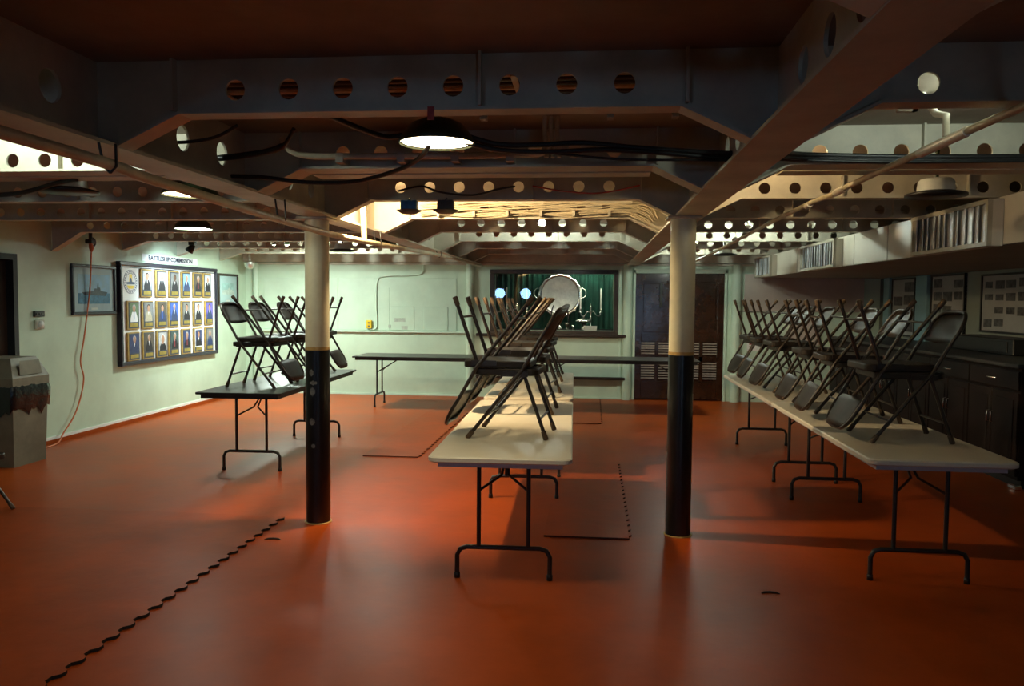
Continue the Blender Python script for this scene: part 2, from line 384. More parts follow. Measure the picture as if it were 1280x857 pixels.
def beam(n, y, bay, detail=True):
    x0, x1 = BAYS[bay]; x0 += 0.006; x1 -= 0.006
    if bay == 'c':
        holes = [-1.32 + 0.2035 * k for k in range(8)]; hl = hr = 0.24
    elif bay == 'r':
        holes = [1.12 + 0.195 * k for k in range(16)]; hl, hr = 0.24, 0.0
    else:
        holes = [-2.43 - 0.19 * k for k in range(16)]; hl, hr = 0.34, 0.24
    if not detail: holes = []
    if n == 4 and bay == 'r': holes = [1.126]
    web = web_mesh(x0, x1, hl, hr, holes, hz=2.338 if bay == 'c' else 2.318)
    gl, gr = (0.09 if bay != 'l' else 0.0), (0.09 if bay != 'r' else 0.0)
    drop = 0.115
    o = web.build('transverse_beam', 'cream_steel', ceiling, (0, y, 0))
    # bottom flange follows the haunches
    fw = 0.10 if n != 5 else 0.17
    pts = []
    a, b = x0 + gl, x1 - gr
    dl = drop if bay != 'l' else (0.20 if y < 8.5 else 0.11)
    if hl: pts += [(a, FLG - dl), (a + hl, FLG)]
    else: pts += [(a, FLG)]
    if hr: pts += [(b - hr, FLG), (b, FLG - drop)]
    else: pts += [(b, FLG)]
    t = 0.012
    out = pts + [(p[0], p[1] + t) for p in reversed(pts)]
    fl = MB()
    for i in range(len(pts)-1):
        (u0, v0), (u1, v1) = pts[i], pts[i+1]
        fl.prism([(u0, v0), (u1, v1), (u1, v1+t), (u0, v0+t)], 'y', -0.5*fw + 0.03, 0.5*fw + 0.03)
    if n == 5: fl.prism([(a + hl, FLG - 0.004), (b - hr if hr else b, FLG - 0.004), (b - hr if hr else b, FLG + 0.006), (a + hl, FLG + 0.006)], 'y', 0.13, 0.27)
    fl.build('flange', 'cream_steel', o)
    # haunch plates
    hp = MB(); has = False
    if hl: hp.prism([(x0, FLG+0.01), (a+hl, FLG+0.012), (a, FLG-dl+0.01), (x0, FLG-dl+0.01)], 'y', 0.001, 0.011); has = True
    if hr: hp.prism([(x1, FLG+0.01), (b-hr, FLG+0.012), (b, FLG-drop+0.01), (x1, FLG-drop+0.01)], 'y', 0.001, 0.011); has = True
    if has: hp.build('haunch_plate', 'cream_steel', o)
    if detail:
        st = [holes[k] + 0.1 for k in (4,)] if bay == 'c' else [holes[k] + (0.097 if bay == 'r' else -0.095) for k in (2, 6, 10) if k < len(holes)]
        if bay == 'c': st += [x1 - gr - hr + 0.02, x0 + gl + hl - 0.02]
        for sx in st: MB().box(sx-0.005, sx+0.005, -0.035, 0, FLG+0.012, DECK).build('stiffener', 'cream_steel', o)
        lp = MB().box(x0+0.1, x1-0.1, -0.03, 0, FLG+0.012, FLG+0.018)
    return o
beams = {}
for i, y in enumerate(FY):
    if y < YF + 0.3 or y > YB - 0.2: continue
    for bay in 'clr': beams[(i, bay)] = beam(i, y, bay, detail=(i >= 3))
# longitudinal girders with round holes
for gx in (-1.865, 0.635):
    mb = MB(); z0, z1 = GIR + 0.012, DECK
    hy = []
    y = 2.265
    k = -4
    while 2.275 + 0.2735 * k < YB - 0.3:
        yy = 2.275 + 0.2735 * k
        if min(abs(yy - q) for q in FY) > 0.10 and abs(yy - 5.42) > 0.35 and gx > 0: hy.append(yy)
        k += 1
    if gx < 0: hy = [q + o_ for q in FY[1:-1] for o_ in (0.634, 1.02)]
    edges = [hy[0] - 0.13] + [(a+b)/2 for a, b in zip(hy, hy[1:])] + [hy[-1] + 0.13]
    mb.box(gx-0.006, gx+0.006, YF, edges[0], z0, z1); mb.box(gx-0.006, gx+0.006, edges[-1], YB, z0, z1)
    for j, q in enumerate(hy):
        ring_cell(mb, edges[j], edges[j+1], z0, z1, q, 2.295, 0.058, lambda u, v: (gx-0.006, u, v), lambda u, v: (gx+0.006, u, v), n=20)
    g = mb.build('longitudinal_girder', 'cream_steel', ceiling)
    MB().box(gx-0.095, gx+0.095, YF, YB, GIR, GIR+0.014).build('flange', 'cream_steel', g)
# a deep beam against the far wall
MB().bbox(XL, XR, YB-0.10, YB-0.02, 2.16, DECK, 0.006).build('edge_beam', 'cream_steel', ceiling)
MB().box(XL, XR, YB-0.06, YB, 2.125, 2.15).build('ledge', 'cream_steel', ceiling)

# ------------------------------------------------------------------ support posts
for px, lab in ((-1.905, 'the dark left table'), (0.597, 'the white centre tables on the display case door side')):
    p = empty('support_post', (px, 5.42, 0)); R = 0.083
    MB().lathe([(R, 1.235), (R, 2.128)], n=32).build('shaft', 'post_cream', p)
    MB().lathe([(R+0.0015, 1.215), (R+0.0015, 1.237)], n=32).build('paint_line', 'post_line', p)
    MB().lathe([(R+0.001, 0.0), (R+0.001, 1.216)], n=32).build('black_band', 'post_black', p)
    MB().lathe([(R+0.012, 0.0), (R+0.012, 0.006), (R+0.001, 0.007)], n=32).build('base_ring', 'post_line', p)
    MB().bbox(-0.11, 0.11, -0.11, 0.11, 2.112, 2.130, 0.004).build('cap_plate', 'cream_steel', p)
    if px < 0:
        tag(p, 'round steel post, cream above and scuffed black below, beside the dark-topped table with chairs', 'post', 'round steel posts')
        for z, a, w, h in ((1.06, -1.75, 0.18, 0.05), (0.99, -1.6, 0.3, 0.03), (0.93, -1.65, 0.22, 0.06), (0.72, -1.7, 0.24, 0.05), (0.55, -1.62, 0.16, 0.03)):
            m = MB(); nn = 8; vs = []
            for k in range(nn+1):
                q = a - w + 2*w*k/nn; hh = h * (0.45 + 0.55*math.sin(PI*k/nn)) * (0.7 + 0.6*random.random())
                vs += [((R+0.003)*math.cos(q), (R+0.003)*math.sin(q), z - hh/2), ((R+0.003)*math.cos(q), (R+0.003)*math.sin(q), z + hh/2)]
            m.add(vs, [(2*k, 2*k+2, 2*k+3, 2*k+1) for k in range(nn)], smooth=True).build('scuff_mark', 'scuff', p)
    else:
        tag(p, 'round steel post, cream above and clean black below, in front of the louvred double door', 'post', 'round steel posts')

# ------------------------------------------------------------------ soffit duct on the right with vents
SX = 2.56; SZ = 1.945
duct = MB().box(SX, XR-0.004, -1.0, YB-0.005, SZ, FLG-0.004).build('air_duct', ['duct_paint'])
tag(duct, 'long cream boxed air duct under the beams along the right wall', 'duct')
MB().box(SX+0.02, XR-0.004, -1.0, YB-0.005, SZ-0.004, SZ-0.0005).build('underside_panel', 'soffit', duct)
for jy in (2.6, 4.55, 6.72, 7.3, 8.2, 10.4): MB().box(SX-0.003, SX, jy, jy+0.012, SZ, FLG-0.004).build('joint_strip', 'vent_frame', duct)
def vent(y0, y1, lab):
    v = empty('air_vent', (2.46, y0, SZ-0.01)); L = y1 - y0; Hh = 0.295
    MB().box(0.03, 0.096, 0, L, 0, Hh).build('housing', 'duct_paint', v)
    fr = 0.028
    MB().box(0, 0.03, 0, L, 0, fr).box(0, 0.03, 0, L, Hh-fr, Hh).box(0, 0.03, 0, fr, fr, Hh-fr).box(0, 0.03, L-fr, L, fr, Hh-fr).build('frame', 'vent_frame', v)
    n = int((L - 2*fr) / 0.092)
    sl = MB(); c, s_ = math.cos(0.28), math.sin(0.28)
    a = 0.044; b = 0.003
    sl.prism([(-a*s_-b*c, -a*c+b*s_), (-a*s_+b*c, -a*c-b*s_), (a*s_+b*c, a*c-b*s_), (a*s_-b*c, a*c+b*s_)], 'z', 0, Hh-2*fr)
    me = sl.mesh('slat', 'vent_alu')
    for k in range(n): inst('slat', me, v, (0.018, fr + (k+0.5)*(L-2*fr)/n, fr), (0, 0, random.uniform(-0.22, 0.22)))
    tag(v, lab, 'vent', 'air vents in the duct')
vent(5.32, 6.53, 'large metal louvred air vent on the duct, the one furthest from the double door')
vent(8.55, 9.87, 'metal louvred air vent in the middle of the row along the duct')
vent(11.5, 12.55, 'metal louvred air vent on the duct beside the louvred double door')

# ------------------------------------------------------------------ far wall details
def wallpart(name, mat_, x0, x1, z0, z1, d, b=0.003, y=YB):
    return MB().bbox(x0, x1, y-d, y+0.002, z0, z1, b).build(name, mat_, wall_back)
wallpart('wall_panel', 'mint_panel', -4.126, -2.176, 1.06, 1.908, 0.010)
wallpart('wall_panel', 'mint_panel', -5.40, -4.15, 1.06, 1.908, 0.008)
wallpart('wall_panel', 'mint_panel', -3.30, -3.285, 1.06, 1.75, 0.014)
for a, b in ((-3.257, -2.872), (-2.714, -2.317)):
    wallpart('small_panel', 'mint_panel', a, b, 1.062, 1.448, 0.018)
for a, b, c, d_ in ((-3.20, -3.02, 1.20, 1.26), (-3.08, -2.98, 1.075, 1.13), (-3.30, -3.26, 1.1, 1.15)):
    wallpart('stain', 'panel_stain', a, b, c, d_, 0.0195, 0.0005)
MB().bbox(XL+0.2, -2.02, YB-0.05, YB, 1.025, 1.048, 0.003).build('chalk_rail', 'mint_panel', wall_back)
for px, r in ((-1.95, 0.065), (0.56, 0.07), (2.24, 0.075), (-5.53, 0.05)):
    MB().lathe([(r, 0), (r, 2.14)], (px, YB-0.03, 0), 20).build('pipe_column', 'mint_wall', wall_back)
MB().bbox(-1.86, 0.50, YB-0.012, YB, 2.06, 2.10, 0.003).build('trim_strip', 'mint_panel', wall_back)
MB().bbox(0.42, 0.46, YB-0.012, YB, 0, 2.06, 0.003).build('trim_strip', 'mint_panel', wall_back)
# frame around door
MB().bbox(0.645, 0.685, YB-0.03, YB, 0, 2.06, 0.004).bbox(2.06, 2.10, YB-0.03, YB, 0, 2.06, 0.004).bbox(0.645, 2.10, YB-0.03, YB, 2.005, 2.075, 0.004).build('door_casing', 'mint_panel', wall_back)
MB().bbox(2.36, 4.15, YB-0.04, YB, 1.42, 2.0, 0.003).build('tan_board', 'tan_panel', wall_back)
MB().bbox(3.05, 3.5, YB-0.05, YB, 0.9, 1.34, 0.003).build('grey_sheet', 'tan_panel', wall_back)
MB().bbox(2.42, 2.62, YB-0.012, YB, 0.80, 0.98, 0.001).build('notice', 'paper', wall_back)
for k in range(3): MB().box(2.45, 2.58-0.02*k, YB-0.0135, YB-0.012, 0.94-0.04*k, 0.955-0.04*k).build('notice_print', 'tie_red', wall_back)
# dark rails
for z, x0, d_ in ((1.01, -1.85, 0.11), (0.335, -1.85, 0.10)):
    r = MB().bbox(x0, 0.54, YB-d_, YB-d_+0.07, z-0.022, z+0.022, 0.012).build('wall_rail', 'frame_wood')
    for bx in (-1.5, -0.6, 0.3): MB().box(bx, bx+0.03, YB-d_+0.06, YB, z-0.015, z+0.015).build('bracket', 'frame_wood', r)
    tag(r, 'dark wooden rail just under the display case window' if z > 0.8 else 'low dark wooden rail near the floor beneath the display case', 'rail')
# conduit and yellow outlet
pts = smooth_path([(-2.72, YB-0.03, 2.14), (-2.75, YB-0.025, 1.99), (-2.95, YB-0.025, 1.955), (-3.35, YB-0.025, 1.94), (-3.48, YB-0.025, 1.86), (-3.50, YB-0.025, 1.5), (-3.49, YB-0.03, 1.15), (-3.53, YB-0.03, 1.075), (-3.60, YB-0.03, 1.085)])
tag(MB().tube(pts, 0.011, 6).build('cable_conduit', 'mint_panel'), 'thin green painted conduit running down the back wall to the yellow outlet', 'conduit')
ob = MB().bbox(-3.66, -3.57, YB-0.06, YB-0.011, 1.09, 1.22, 0.006).build('outlet_box', 'yellow_box')
tag(ob, 'small yellow outlet box on the mint green back wall', 'outlet')
for z in (1.125, 1.18): MB().box(-3.63, -3.60, YB-0.0615, YB-0.059, z-0.012, z+0.012).build('socket', 'grey_box', ob)

# louvred double door
door = MB().box(0.685, 1.370, YB+0.03, YB+0.07, 0.02, 2.005).box(1.374, 2.06, YB+0.03, YB+0.07, 0.02, 2.005).build('door_1', 'dark_wood'); structure(door, 'dark varnished double door with louvres')
for x0 in (0.685, 1.374):
    L = 0.686; yf = YB + 0.03
    f = MB()
    for a, b, c, d_ in ((0, 0.10, 0.02, 2.0), (L-0.10, L, 0.02, 2.0), (0.10, L-0.10, 0.02, 0.30), (0.10, L-0.10, 0.62, 0.70), (0.10, L-0.10, 0.93, 1.05), (0.10, L-0.10, 1.87, 2.0), (L/2-0.03, L/2+0.03, 0.30, 0.93)):
        f.bbox(x0+a, x0+b, yf-0.022, yf, c, d_, 0.004)
    f.build('leaf_frame', 'dark_wood', door)
    sl = MB().prism([(-0.020, -0.008), (-0.016, -0.012), (0.004, 0.008), (0.0, 0.012)], 'x', 0.0, L/2-0.13).mesh('louvre', 'louver_wood')
    for a in (0.10, L/2+0.03):
        for z0, n in ((0.33, 7), (0.72, 5)):
            for k in range(n): inst('louvre', sl, door, (x0+a, yf-0.001, z0 + 0.02 + k*0.0405))
    pnl = MB().bbox(x0+0.125, x0+L-0.125, yf-0.012, yf, 1.075, 1.845, 0.008).build('door_panel', 'dark_wood', door)
MB().bbox(1.06, 1.10, YB-0.03, YB+0.01, 1.47, 1.86, 0.004).build('door_closer', 'edge_dark', door)
MB().bbox(1.31, 1.36, YB-0.02, YB+0.01, 1.0, 1.06, 0.006).build('door_handle', 'chrome', door)

# ------------------------------------------------------------------ display case
case = empty('display_case', (0, YB, 1.0))
def cpart(mb, name, m): return mb.build(name, m, case, (0, -YB, -1.0))
y0 = YB
fr = 0.075
f = MB()
f.bbox(-1.63, 0.41, y0-0.035, y0+0.05, 1.99, 2.055, 0.006).bbox(-1.63, 0.41, y0-0.035, y0+0.05, 1.015, 1.085, 0.006)
f.bbox(-1.63, -1.56, y0-0.035, y0+0.05, 1.085, 1.99, 0.006).bbox(0.345, 0.41, y0-0.035, y0+0.05, 1.085, 1.99, 0.006)
cpart(f, 'frame', 'frame_wood')
cpart(MB().add([(WX0, y0+0.005, WZ0-0.01), (WX1, y0+0.005, WZ0-0.01), (WX1, y0+0.005, WZ1+0.005), (WX0, y0+0.005, WZ1+0.005)], [(0, 1, 2, 3)]), 'glass_pane', 'pane_glass')
cpart(MB().box(-1.60, 0.39, y0+0.15, y0+0.75, WZ0-0.03, WZ0).box(-1.60, 0.39, y0+0.15, y0+0.75, WZ1+0.14, WZ1+0.17).box(-1.63, -1.60, y0+0.15, y0+0.75, WZ0, WZ1+0.14).box(0.39, 0.42, y0+0.15, y0+0.75, WZ0, WZ1+0.14).box(-1.6, 0.39, y0+0.75, y0+0.78, WZ0, WZ1+0.14).box(WX0, WX1, y0+0.01, y0+0.15, WZ0-0.03, WZ0), 'cabinet', 'case_black')
cu = MB(); n = 120; vs = []
for k in range(n+1):
    x = -1.58 + 1.95*k/n; yy = y0 + 0.66 + 0.022*math.sin(k*1.15) + 0.012*math.sin(k*0.47)
    vs += [(x, yy, WZ0+0.003), (x, yy + 0.01*math.sin(k*0.9), WZ1+0.137)]
cu.add(vs, [(2*k, 2*k+2, 2*k+3, 2*k+1) for k in range(n)], smooth=True)
cpart(cu, 'curtain', 'curtain')
tub = cpart(MB().tube([(-0.75, y0+0.19, WZ1+0.06), (0.32, y0+0.19, WZ1+0.06)], 0.012, 8), 'tube_lamp', glow('case_lamp', (1.0, 0.95, 0.8), 60))
tag(case, 'glazed display case in a dark wooden frame, set in the mint wall, with green curtain', 'display case')
CF = WZ0            # shelf level
# round tray
ty = y0 + 0.50; tc = (-0.53, 1.655); TR = 0.365
tray = empty('silver_tray', (tc[0], ty, CF))
def tp(mb, name, m='silver'): return mb.build(name, m, tray, (-tc[0], -ty, -CF))
tp(MB().lathe([(0.0, ty+0.012), (0.285, ty+0.012), (0.298, ty+0.0), (0.305, ty-0.004)], (tc[0], 0, tc[1]), 48, 'y'), 'dish', 'silver_dull')
rim = MB(); vs = []; n = 96
for k in range(n):
    a = 2*PI*k/n; w = 0.008*math.cos(a*16)
    for rr, yy in ((0.305, -0.004), (0.333, -0.016), (TR-0.012+w, -0.010), (TR+w, -0.002), (TR-0.01+w, 0.008)):
        vs.append((tc[0]+rr*math.cos(a), ty+yy, tc[1]+rr*math.sin(a)))
fs = []
for k in range(n):
    for q in range(4): fs.append((k*5+q, k*5+q+1, ((k+1) % n)*5+q+1, ((k+1) % n)*5+q))
rim.add(vs, fs, smooth=True); tp(rim, 'rim')
for s in (-1, 1):
    pts = [(tc[0]+s*(TR-0.01+0.075*math.sin(PI*k/12)), ty, tc[1]+0.03+0.085*math.cos(PI*k/12)) for k in range(13)]
    tp(MB().tube(pts, 0.011, 8), 'handle')
tp(MB().tube([(tc[0]-0.16, ty-0.02, CF+0.005), (tc[0]-0.13, ty-0.03, 1.40), (tc[0]-0.10, ty+0.03, 1.50)], 0.012, 6).tube([(tc[0]+0.16, ty-0.02, CF+0.005), (tc[0]+0.13, ty-0.03, 1.40), (tc[0]+0.10, ty+0.03, 1.50)], 0.012, 6), 'stand', 'case_black')
tag(tray, 'large round silver tray with scalloped rim and two handles in the display case', 'tray')
def candelabra(x, y, s, lab, heights):
    c = empty('candelabra', (x, y, CF))
    MB().lathe([(0.0, 0.0), (0.075*s, 0.0), (0.075*s, 0.012), (0.04*s, 0.03), (0.016, 0.06), (0.014, 0.16), (0.026, 0.18), (0.014, 0.20), (0.012, 0.30*s), (0.024, 0.32*s), (0.010, 0.34*s), (0.02, 0.37*s), (0.016, 0.39*s), (0.004, 0.43*s), (0.0, 0.44*s)], n=16).build('stem', 'silver', c)
    for q, hh in ((-1, heights[0]), (1, heights[1])):
        pts = smooth_path([(0, 0, 0.27*s), (q*0.05, 0, 0.30*s), (q*0.09, 0, 0.24*s), (q*0.14, 0, 0.225*s), (q*0.165, 0, 0.275*s)], 5)
        arm = MB().tube(pts, 0.008, 6).build('arm', 'silver', c)
        MB().lathe([(0.0, 0.275*s), (0.034, 0.28*s), (0.034, 0.288*s), (0.014, 0.295*s), (0.018, 0.33*s), (0.02, 0.345*s), (0.013, 0.345*s)], (q*0.165, 0, 0), 12).build('candle_cup', 'silver', arm)
        if hh: MB().lathe([(0.012, 0.34*s), (0.0095, 0.34*s+hh), (0.0, 0.34*s+hh+0.006)], (q*0.165, 0, 0), 10).build('candle', 'candle_wax', arm)
    tag(c, lab, 'candelabra', 'silver candelabras in the display case')
candelabra(-0.02, y0+0.38, 1.0, 'silver candelabra with two white candles behind the domed silver dish', (0.34, 0.335))
candelabra(-1.23, y0+0.30, 1.0, 'silver candelabra with two white candles at the chair side of the tray', (0.34, 0.33))
ds = empty('covered_dish', (-0.13, y0+0.22, CF))
MB().lathe([(0.0, 0.0), (0.06, 0.0), (0.05, 0.02), (0.03, 0.05), (0.035, 0.10), (0.06, 0.12), (0.125, 0.135), (0.14, 0.145)], n=28).build('bowl', 'silver', ds)
lid = MB().lathe([(0.14, 0.147), (0.135, 0.155), (0.10, 0.175), (0.05, 0.19), (0.012, 0.197), (0.0, 0.198)], n=28).build('lid', 'silver', ds)
MB().lathe([(0.0, 0.198), (0.008, 0.20), (0.016, 0.215), (0.01, 0.23), (0.0, 0.234)], n=12).build('knob', 'silver', lid)
tag(ds, 'silver footed dish with a domed lid beside the white card', 'dish')
card = MB().prism([(-0.10, 0), (0.10, 0), (0.105, 0.075), (-0.095, 0.075)], 'y', 0, 0.003).build('name_card', 'paper', None, (-0.02, y0+0.06, CF+0.001)); card.rotation_euler = (-0.25, 0, 0)
tag(card, 'blank-looking white card standing at the front of the display case', 'card')
def goblet(x, y, s, nm, lab, prof):
    o = MB().lathe([(r*s, h*s) for r, h in prof], n=16).build(nm, 'silver', None, (x, y, CF)); tag(o, lab, nm.replace('_', ' ')); return o
goblet(-0.53, y0+0.28, 1.0, 'silver_ewer', 'tall silver ewer in front of the round tray', [(0, 0), (0.075, 0), (0.075, 0.02), (0.05, 0.05), (0.02, 0.08), (0.018, 0.11), (0.05, 0.15), (0.055, 0.20), (0.03, 0.25), (0.022, 0.29), (0.035, 0.31), (0.0, 0.315)])
goblet(-0.30, y0+0.20, 1.0, 'salt_cellar', 'small silver salt cellar on the display case shelf next to the domed dish', [(0, 0), (0.035, 0), (0.03, 0.015), (0.012, 0.03), (0.03, 0.05), (0.034, 0.075), (0.0, 0.08)])
goblet(-0.40, y0+0.16, 1.0, 'silver_goblet', 'small silver goblet between the ewer and the salt cellar', [(0, 0), (0.03, 0), (0.028, 0.01), (0.008, 0.03), (0.008, 0.06), (0.03, 0.08), (0.034, 0.12), (0.03, 0.12), (0, 0.085)])
goblet(-1.02, y0+0.16, 1.0, 'sugar_bowl', 'small lidded silver sugar bowl beside the candelabra at the chair side', [(0, 0), (0.04, 0), (0.03, 0.02), (0.05, 0.05), (0.055, 0.09), (0.03, 0.12), (0.012, 0.13), (0.014, 0.15), (0, 0.155)])

# ------------------------------------------------------------------ right wall: boards, counter, door
def wall_board(y0_, y1_, z0, z1, lab, rows_, cols, seed):
    rnd = random.Random(seed); b = empty('photo_board', (XR-0.001, (y0_+y1_)/2, z0)); ox, oy, oz = -(XR-0.001), -(y0_+y1_)/2, -z0
    def q(mb, name, m, par=b): return mb.build(name, m, par, (ox, oy, oz) if par is b else None)
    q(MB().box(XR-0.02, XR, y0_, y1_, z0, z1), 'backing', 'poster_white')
    w = 0.022
    q(MB().box(XR-0.035, XR-0.004, y0_, y1_, z0, z0+w).box(XR-0.035, XR-0.004, y0_, y1_, z1-w, z1).box(XR-0.035, XR-0.004, y0_, y0_+w, z0+w, z1-w).box(XR-0.035, XR-0.004, y1_-w, y1_, z0+w, z1-w), 'frame', 'black_plastic')
    cw = (y1_-y0_-0.08)/cols; ch = (z1-z0-0.08)/rows_
    for r in range(rows_):
        for c in range(cols):
            if rnd.random() < 0.14: continue
            a0 = y0_+0.04+c*cw+0.02+rnd.random()*0.02; a1 = y0_+0.04+(c+1)*cw-0.015-rnd.random()*0.03
            b0 = z0+0.04+r*ch+0.015+rnd.random()*0.02; b1 = z0+0.04+(r+1)*ch-0.015-rnd.random()*0.03
            q(MB().box(XR-0.0235, XR-0.02, a0, a1, b0, b1), 'photo', 'photo_dark')
    tag(b, lab, 'photo board', 'photo boards on the right wall')
wall_board(8.30, 9.58, 1.25, 1.90, 'wide black-framed board of old photographs above the black box', 4, 5, 3)
wall_board(9.98, 10.93, 1.075, 1.93, 'tall black-framed board of old photographs in the middle of the right wall', 5, 3, 5)
wall_board(11.45, 12.30, 1.10, 1.92, 'smaller pale board of old photographs nearest the far wooden door', 4, 2, 8)
for a, b in ((11.02, 11.38), (12.36, 12.58)):
    MB().bbox(XR-0.05, XR, a, b, 0, SZ-0.006, 0.006).build('wall_pilaster', 'blue_wall', wall_right)
d3 = MB().bbox(XR-0.03, XR, 12.60, 12.78, 0.0, 1.93, 0.004).build('door_3', 'dark_wood'); structure(d3)
counter = empty('cabinet_counter', (3.98, 9.75, 0))
CY0, CY1, CX = 7.05, 12.45, 3.56
def kp(mb, name, m, par=None):
    o = mb.build(name, m, par or counter, (-3.98, -9.75, 0) if par is None else None); return o
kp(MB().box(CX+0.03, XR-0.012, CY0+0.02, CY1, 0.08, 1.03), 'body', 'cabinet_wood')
kp(MB().box(CX+0.08, XR-0.02, CY0+0.06, CY1, 0.001, 0.08), 'plinth', 'black_plastic')
kp(MB().bbox(CX-0.02, XR-0.010, CY0-0.02, CY1+0.01, 1.03, 1.065, 0.006), 'countertop', 'counter_top')
n = 6; w = (CY1-CY0-0.04)/n
for k in range(n):
    a = CY0+0.03+k*w; b = a+w-0.02
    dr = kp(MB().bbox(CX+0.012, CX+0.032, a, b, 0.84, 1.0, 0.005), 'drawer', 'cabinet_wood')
    MB().tube([(CX+0.012, (a+b)/2-0.06, 0.92), (CX-0.012, (a+b)/2-0.055, 0.92), (CX-0.012, (a+b)/2+0.055, 0.92), (CX+0.012, (a+b)/2+0.06, 0.92)], 0.005, 6).build('handle', 'chrome', dr)
    for q, (c0, c1) in enumerate(((a, (a+b)/2-0.005), ((a+b)/2+0.005, b))):
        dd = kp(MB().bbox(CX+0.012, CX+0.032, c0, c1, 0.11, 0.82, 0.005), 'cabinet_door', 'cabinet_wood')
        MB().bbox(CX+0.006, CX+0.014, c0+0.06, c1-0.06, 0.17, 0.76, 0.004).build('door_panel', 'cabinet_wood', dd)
        hy_ = c1-0.03 if q == 0 else c0+0.03
        MB().tube([(CX+0.012, hy_, 0.52), (CX-0.01, hy_, 0.525), (CX-0.01, hy_, 0.615), (CX+0.012, hy_, 0.62)], 0.005, 6).build('handle', 'chrome', dd)
kp(MB().bbox(CX+0.0, CX+0.06, CY0-0.01, CY0+0.12, 0.0, 0.045, 0.01), 'chrome_foot', 'chrome')
tag(counter, 'long dark wooden counter cabinet with drawers and doors along the right wall', 'cabinet')
bx = MB().bbox(4.05, 4.40, 8.15, 9.55, 1.066, 1.225, 0.01).build('storage_box', 'black_plastic')
MB().bbox(4.04, 4.05, 8.25, 9.45, 1.09, 1.20, 0.003).build('front_panel', 'edge_dark', bx)
tag(bx, 'long low black box on the counter under the wide photo board', 'box')

# ------------------------------------------------------------------ left wall: commission board, plaques, pictures
BY0, BY1, BZ0, BZ1 = 9.15, 11.67, 0.725, 2.005
board = empty('portrait_board', (XL+0.02, (BY0+BY1)/2, BZ0))
bo = (-(XL+0.02), -(BY0+BY1)/2, -BZ0)
MB().box(XL+0.002, XL+0.035, BY0+0.03, BY1-0.03, BZ0+0.03, BZ1-0.03).build('backing', 'board_white', board, bo)
w = 0.05
MB().bbox(XL+0.002, XL+0.065, BY0, BY1, BZ0, BZ0+w, 0.008).bbox(XL+0.002, XL+0.065, BY0, BY1, BZ1-w, BZ1, 0.008).bbox(XL+0.002, XL+0.065, BY0, BY0+w, BZ0+w, BZ1-w, 0.008).bbox(XL+0.002, XL+0.065, BY1-w, BY1, BZ0+w, BZ1-w, 0.008).build('frame', 'board_frame', board, bo)
ew = w + 0.012
MB().box(XL+0.035, XL+0.037, BY0+w, BY1-w, BZ1-w-0.025, BZ1-w-0.012).build('frame_line', 'board_frame', board, bo)
# emblem: ring, disc, sun and ship
ey, ez = 9.405, 1.758; xs0 = XL + 0.0355
em = MB().lathe([(0.0, xs0), (0.148, xs0), (0.148, xs0+0.002), (0.0, xs0+0.002)], (0, ey, ez), 40, 'x', smooth=False).build('emblem', 'emblem_blue', board, bo)
MB().lathe([(0.0, xs0+0.003), (0.143, xs0+0.003)], (0, ey, ez), 40, 'x', smooth=False).build('emblem_band', 'board_white', em)
MB().lathe([(0.104, xs0+0.0035), (0.110, xs0+0.0035)], (0, ey, ez), 40, 'x', smooth=False).build('emblem_ring', 'emblem_blue', em)
for k in range(26):
    a = 2*PI*(k+0.5)/26; u, v = math.cos(a), math.sin(a)
    MB().add([(xs0+0.004, ey+u*0.117-v*0.007, ez+v*0.117+u*0.007), (xs0+0.004, ey+u*0.137-v*0.007, ez+v*0.137+u*0.007), (xs0+0.004, ey+u*0.137+v*0.007, ez+v*0.137-u*0.007), (xs0+0.004, ey+u*0.117+v*0.007, ez+v*0.117-u*0.007)], [(0, 1, 2, 3)]).build('emblem_lettering', 'emblem_blue', em)
MB().add([(xs0+0.004, ey-0.035, ez+0.0), (xs0+0.004, ey+0.035, ez+0.0), (xs0+0.004, ey+0.03, ez+0.095), (xs0+0.004, ey-0.03, ez+0.095)], [(0, 1, 2, 3)]).add([(xs0+0.004, ey-0.05, ez-0.085), (xs0+0.004, ey+0.05, ez-0.085), (xs0+0.004, ey+0.085, ez-0.045), (xs0+0.004, ey-0.085, ez-0.045)], [(0, 1, 2, 3)]).build('emblem_sun', 'emblem_yellow', em)
MB().add([(xs0+0.005, ey-0.085, ez-0.03), (xs0+0.005, ey+0.085, ez-0.03), (xs0+0.005, ey+0.095, ez-0.005), (xs0+0.005, ey+0.03, ez+0.0), (xs0+0.005, ey+0.012, ez+0.05), (xs0+0.005, ey-0.012, ez+0.05), (xs0+0.005, ey-0.03, ez+0.0), (xs0+0.005, ey-0.095, ez-0.005)], [tuple(range(8))]).build('emblem_ship', 'emblem_blue', em)
for ty_ in (10.35, 10.68, 11.02): MB().box(XL+0.037, XL+0.040, ty_, ty_+0.09, 1.925, 1.935).build('label_tape', 'ink', board, bo)
tag(board, 'large white board in a dark frame holding rows of portrait plaques, on the mint wall', 'board')
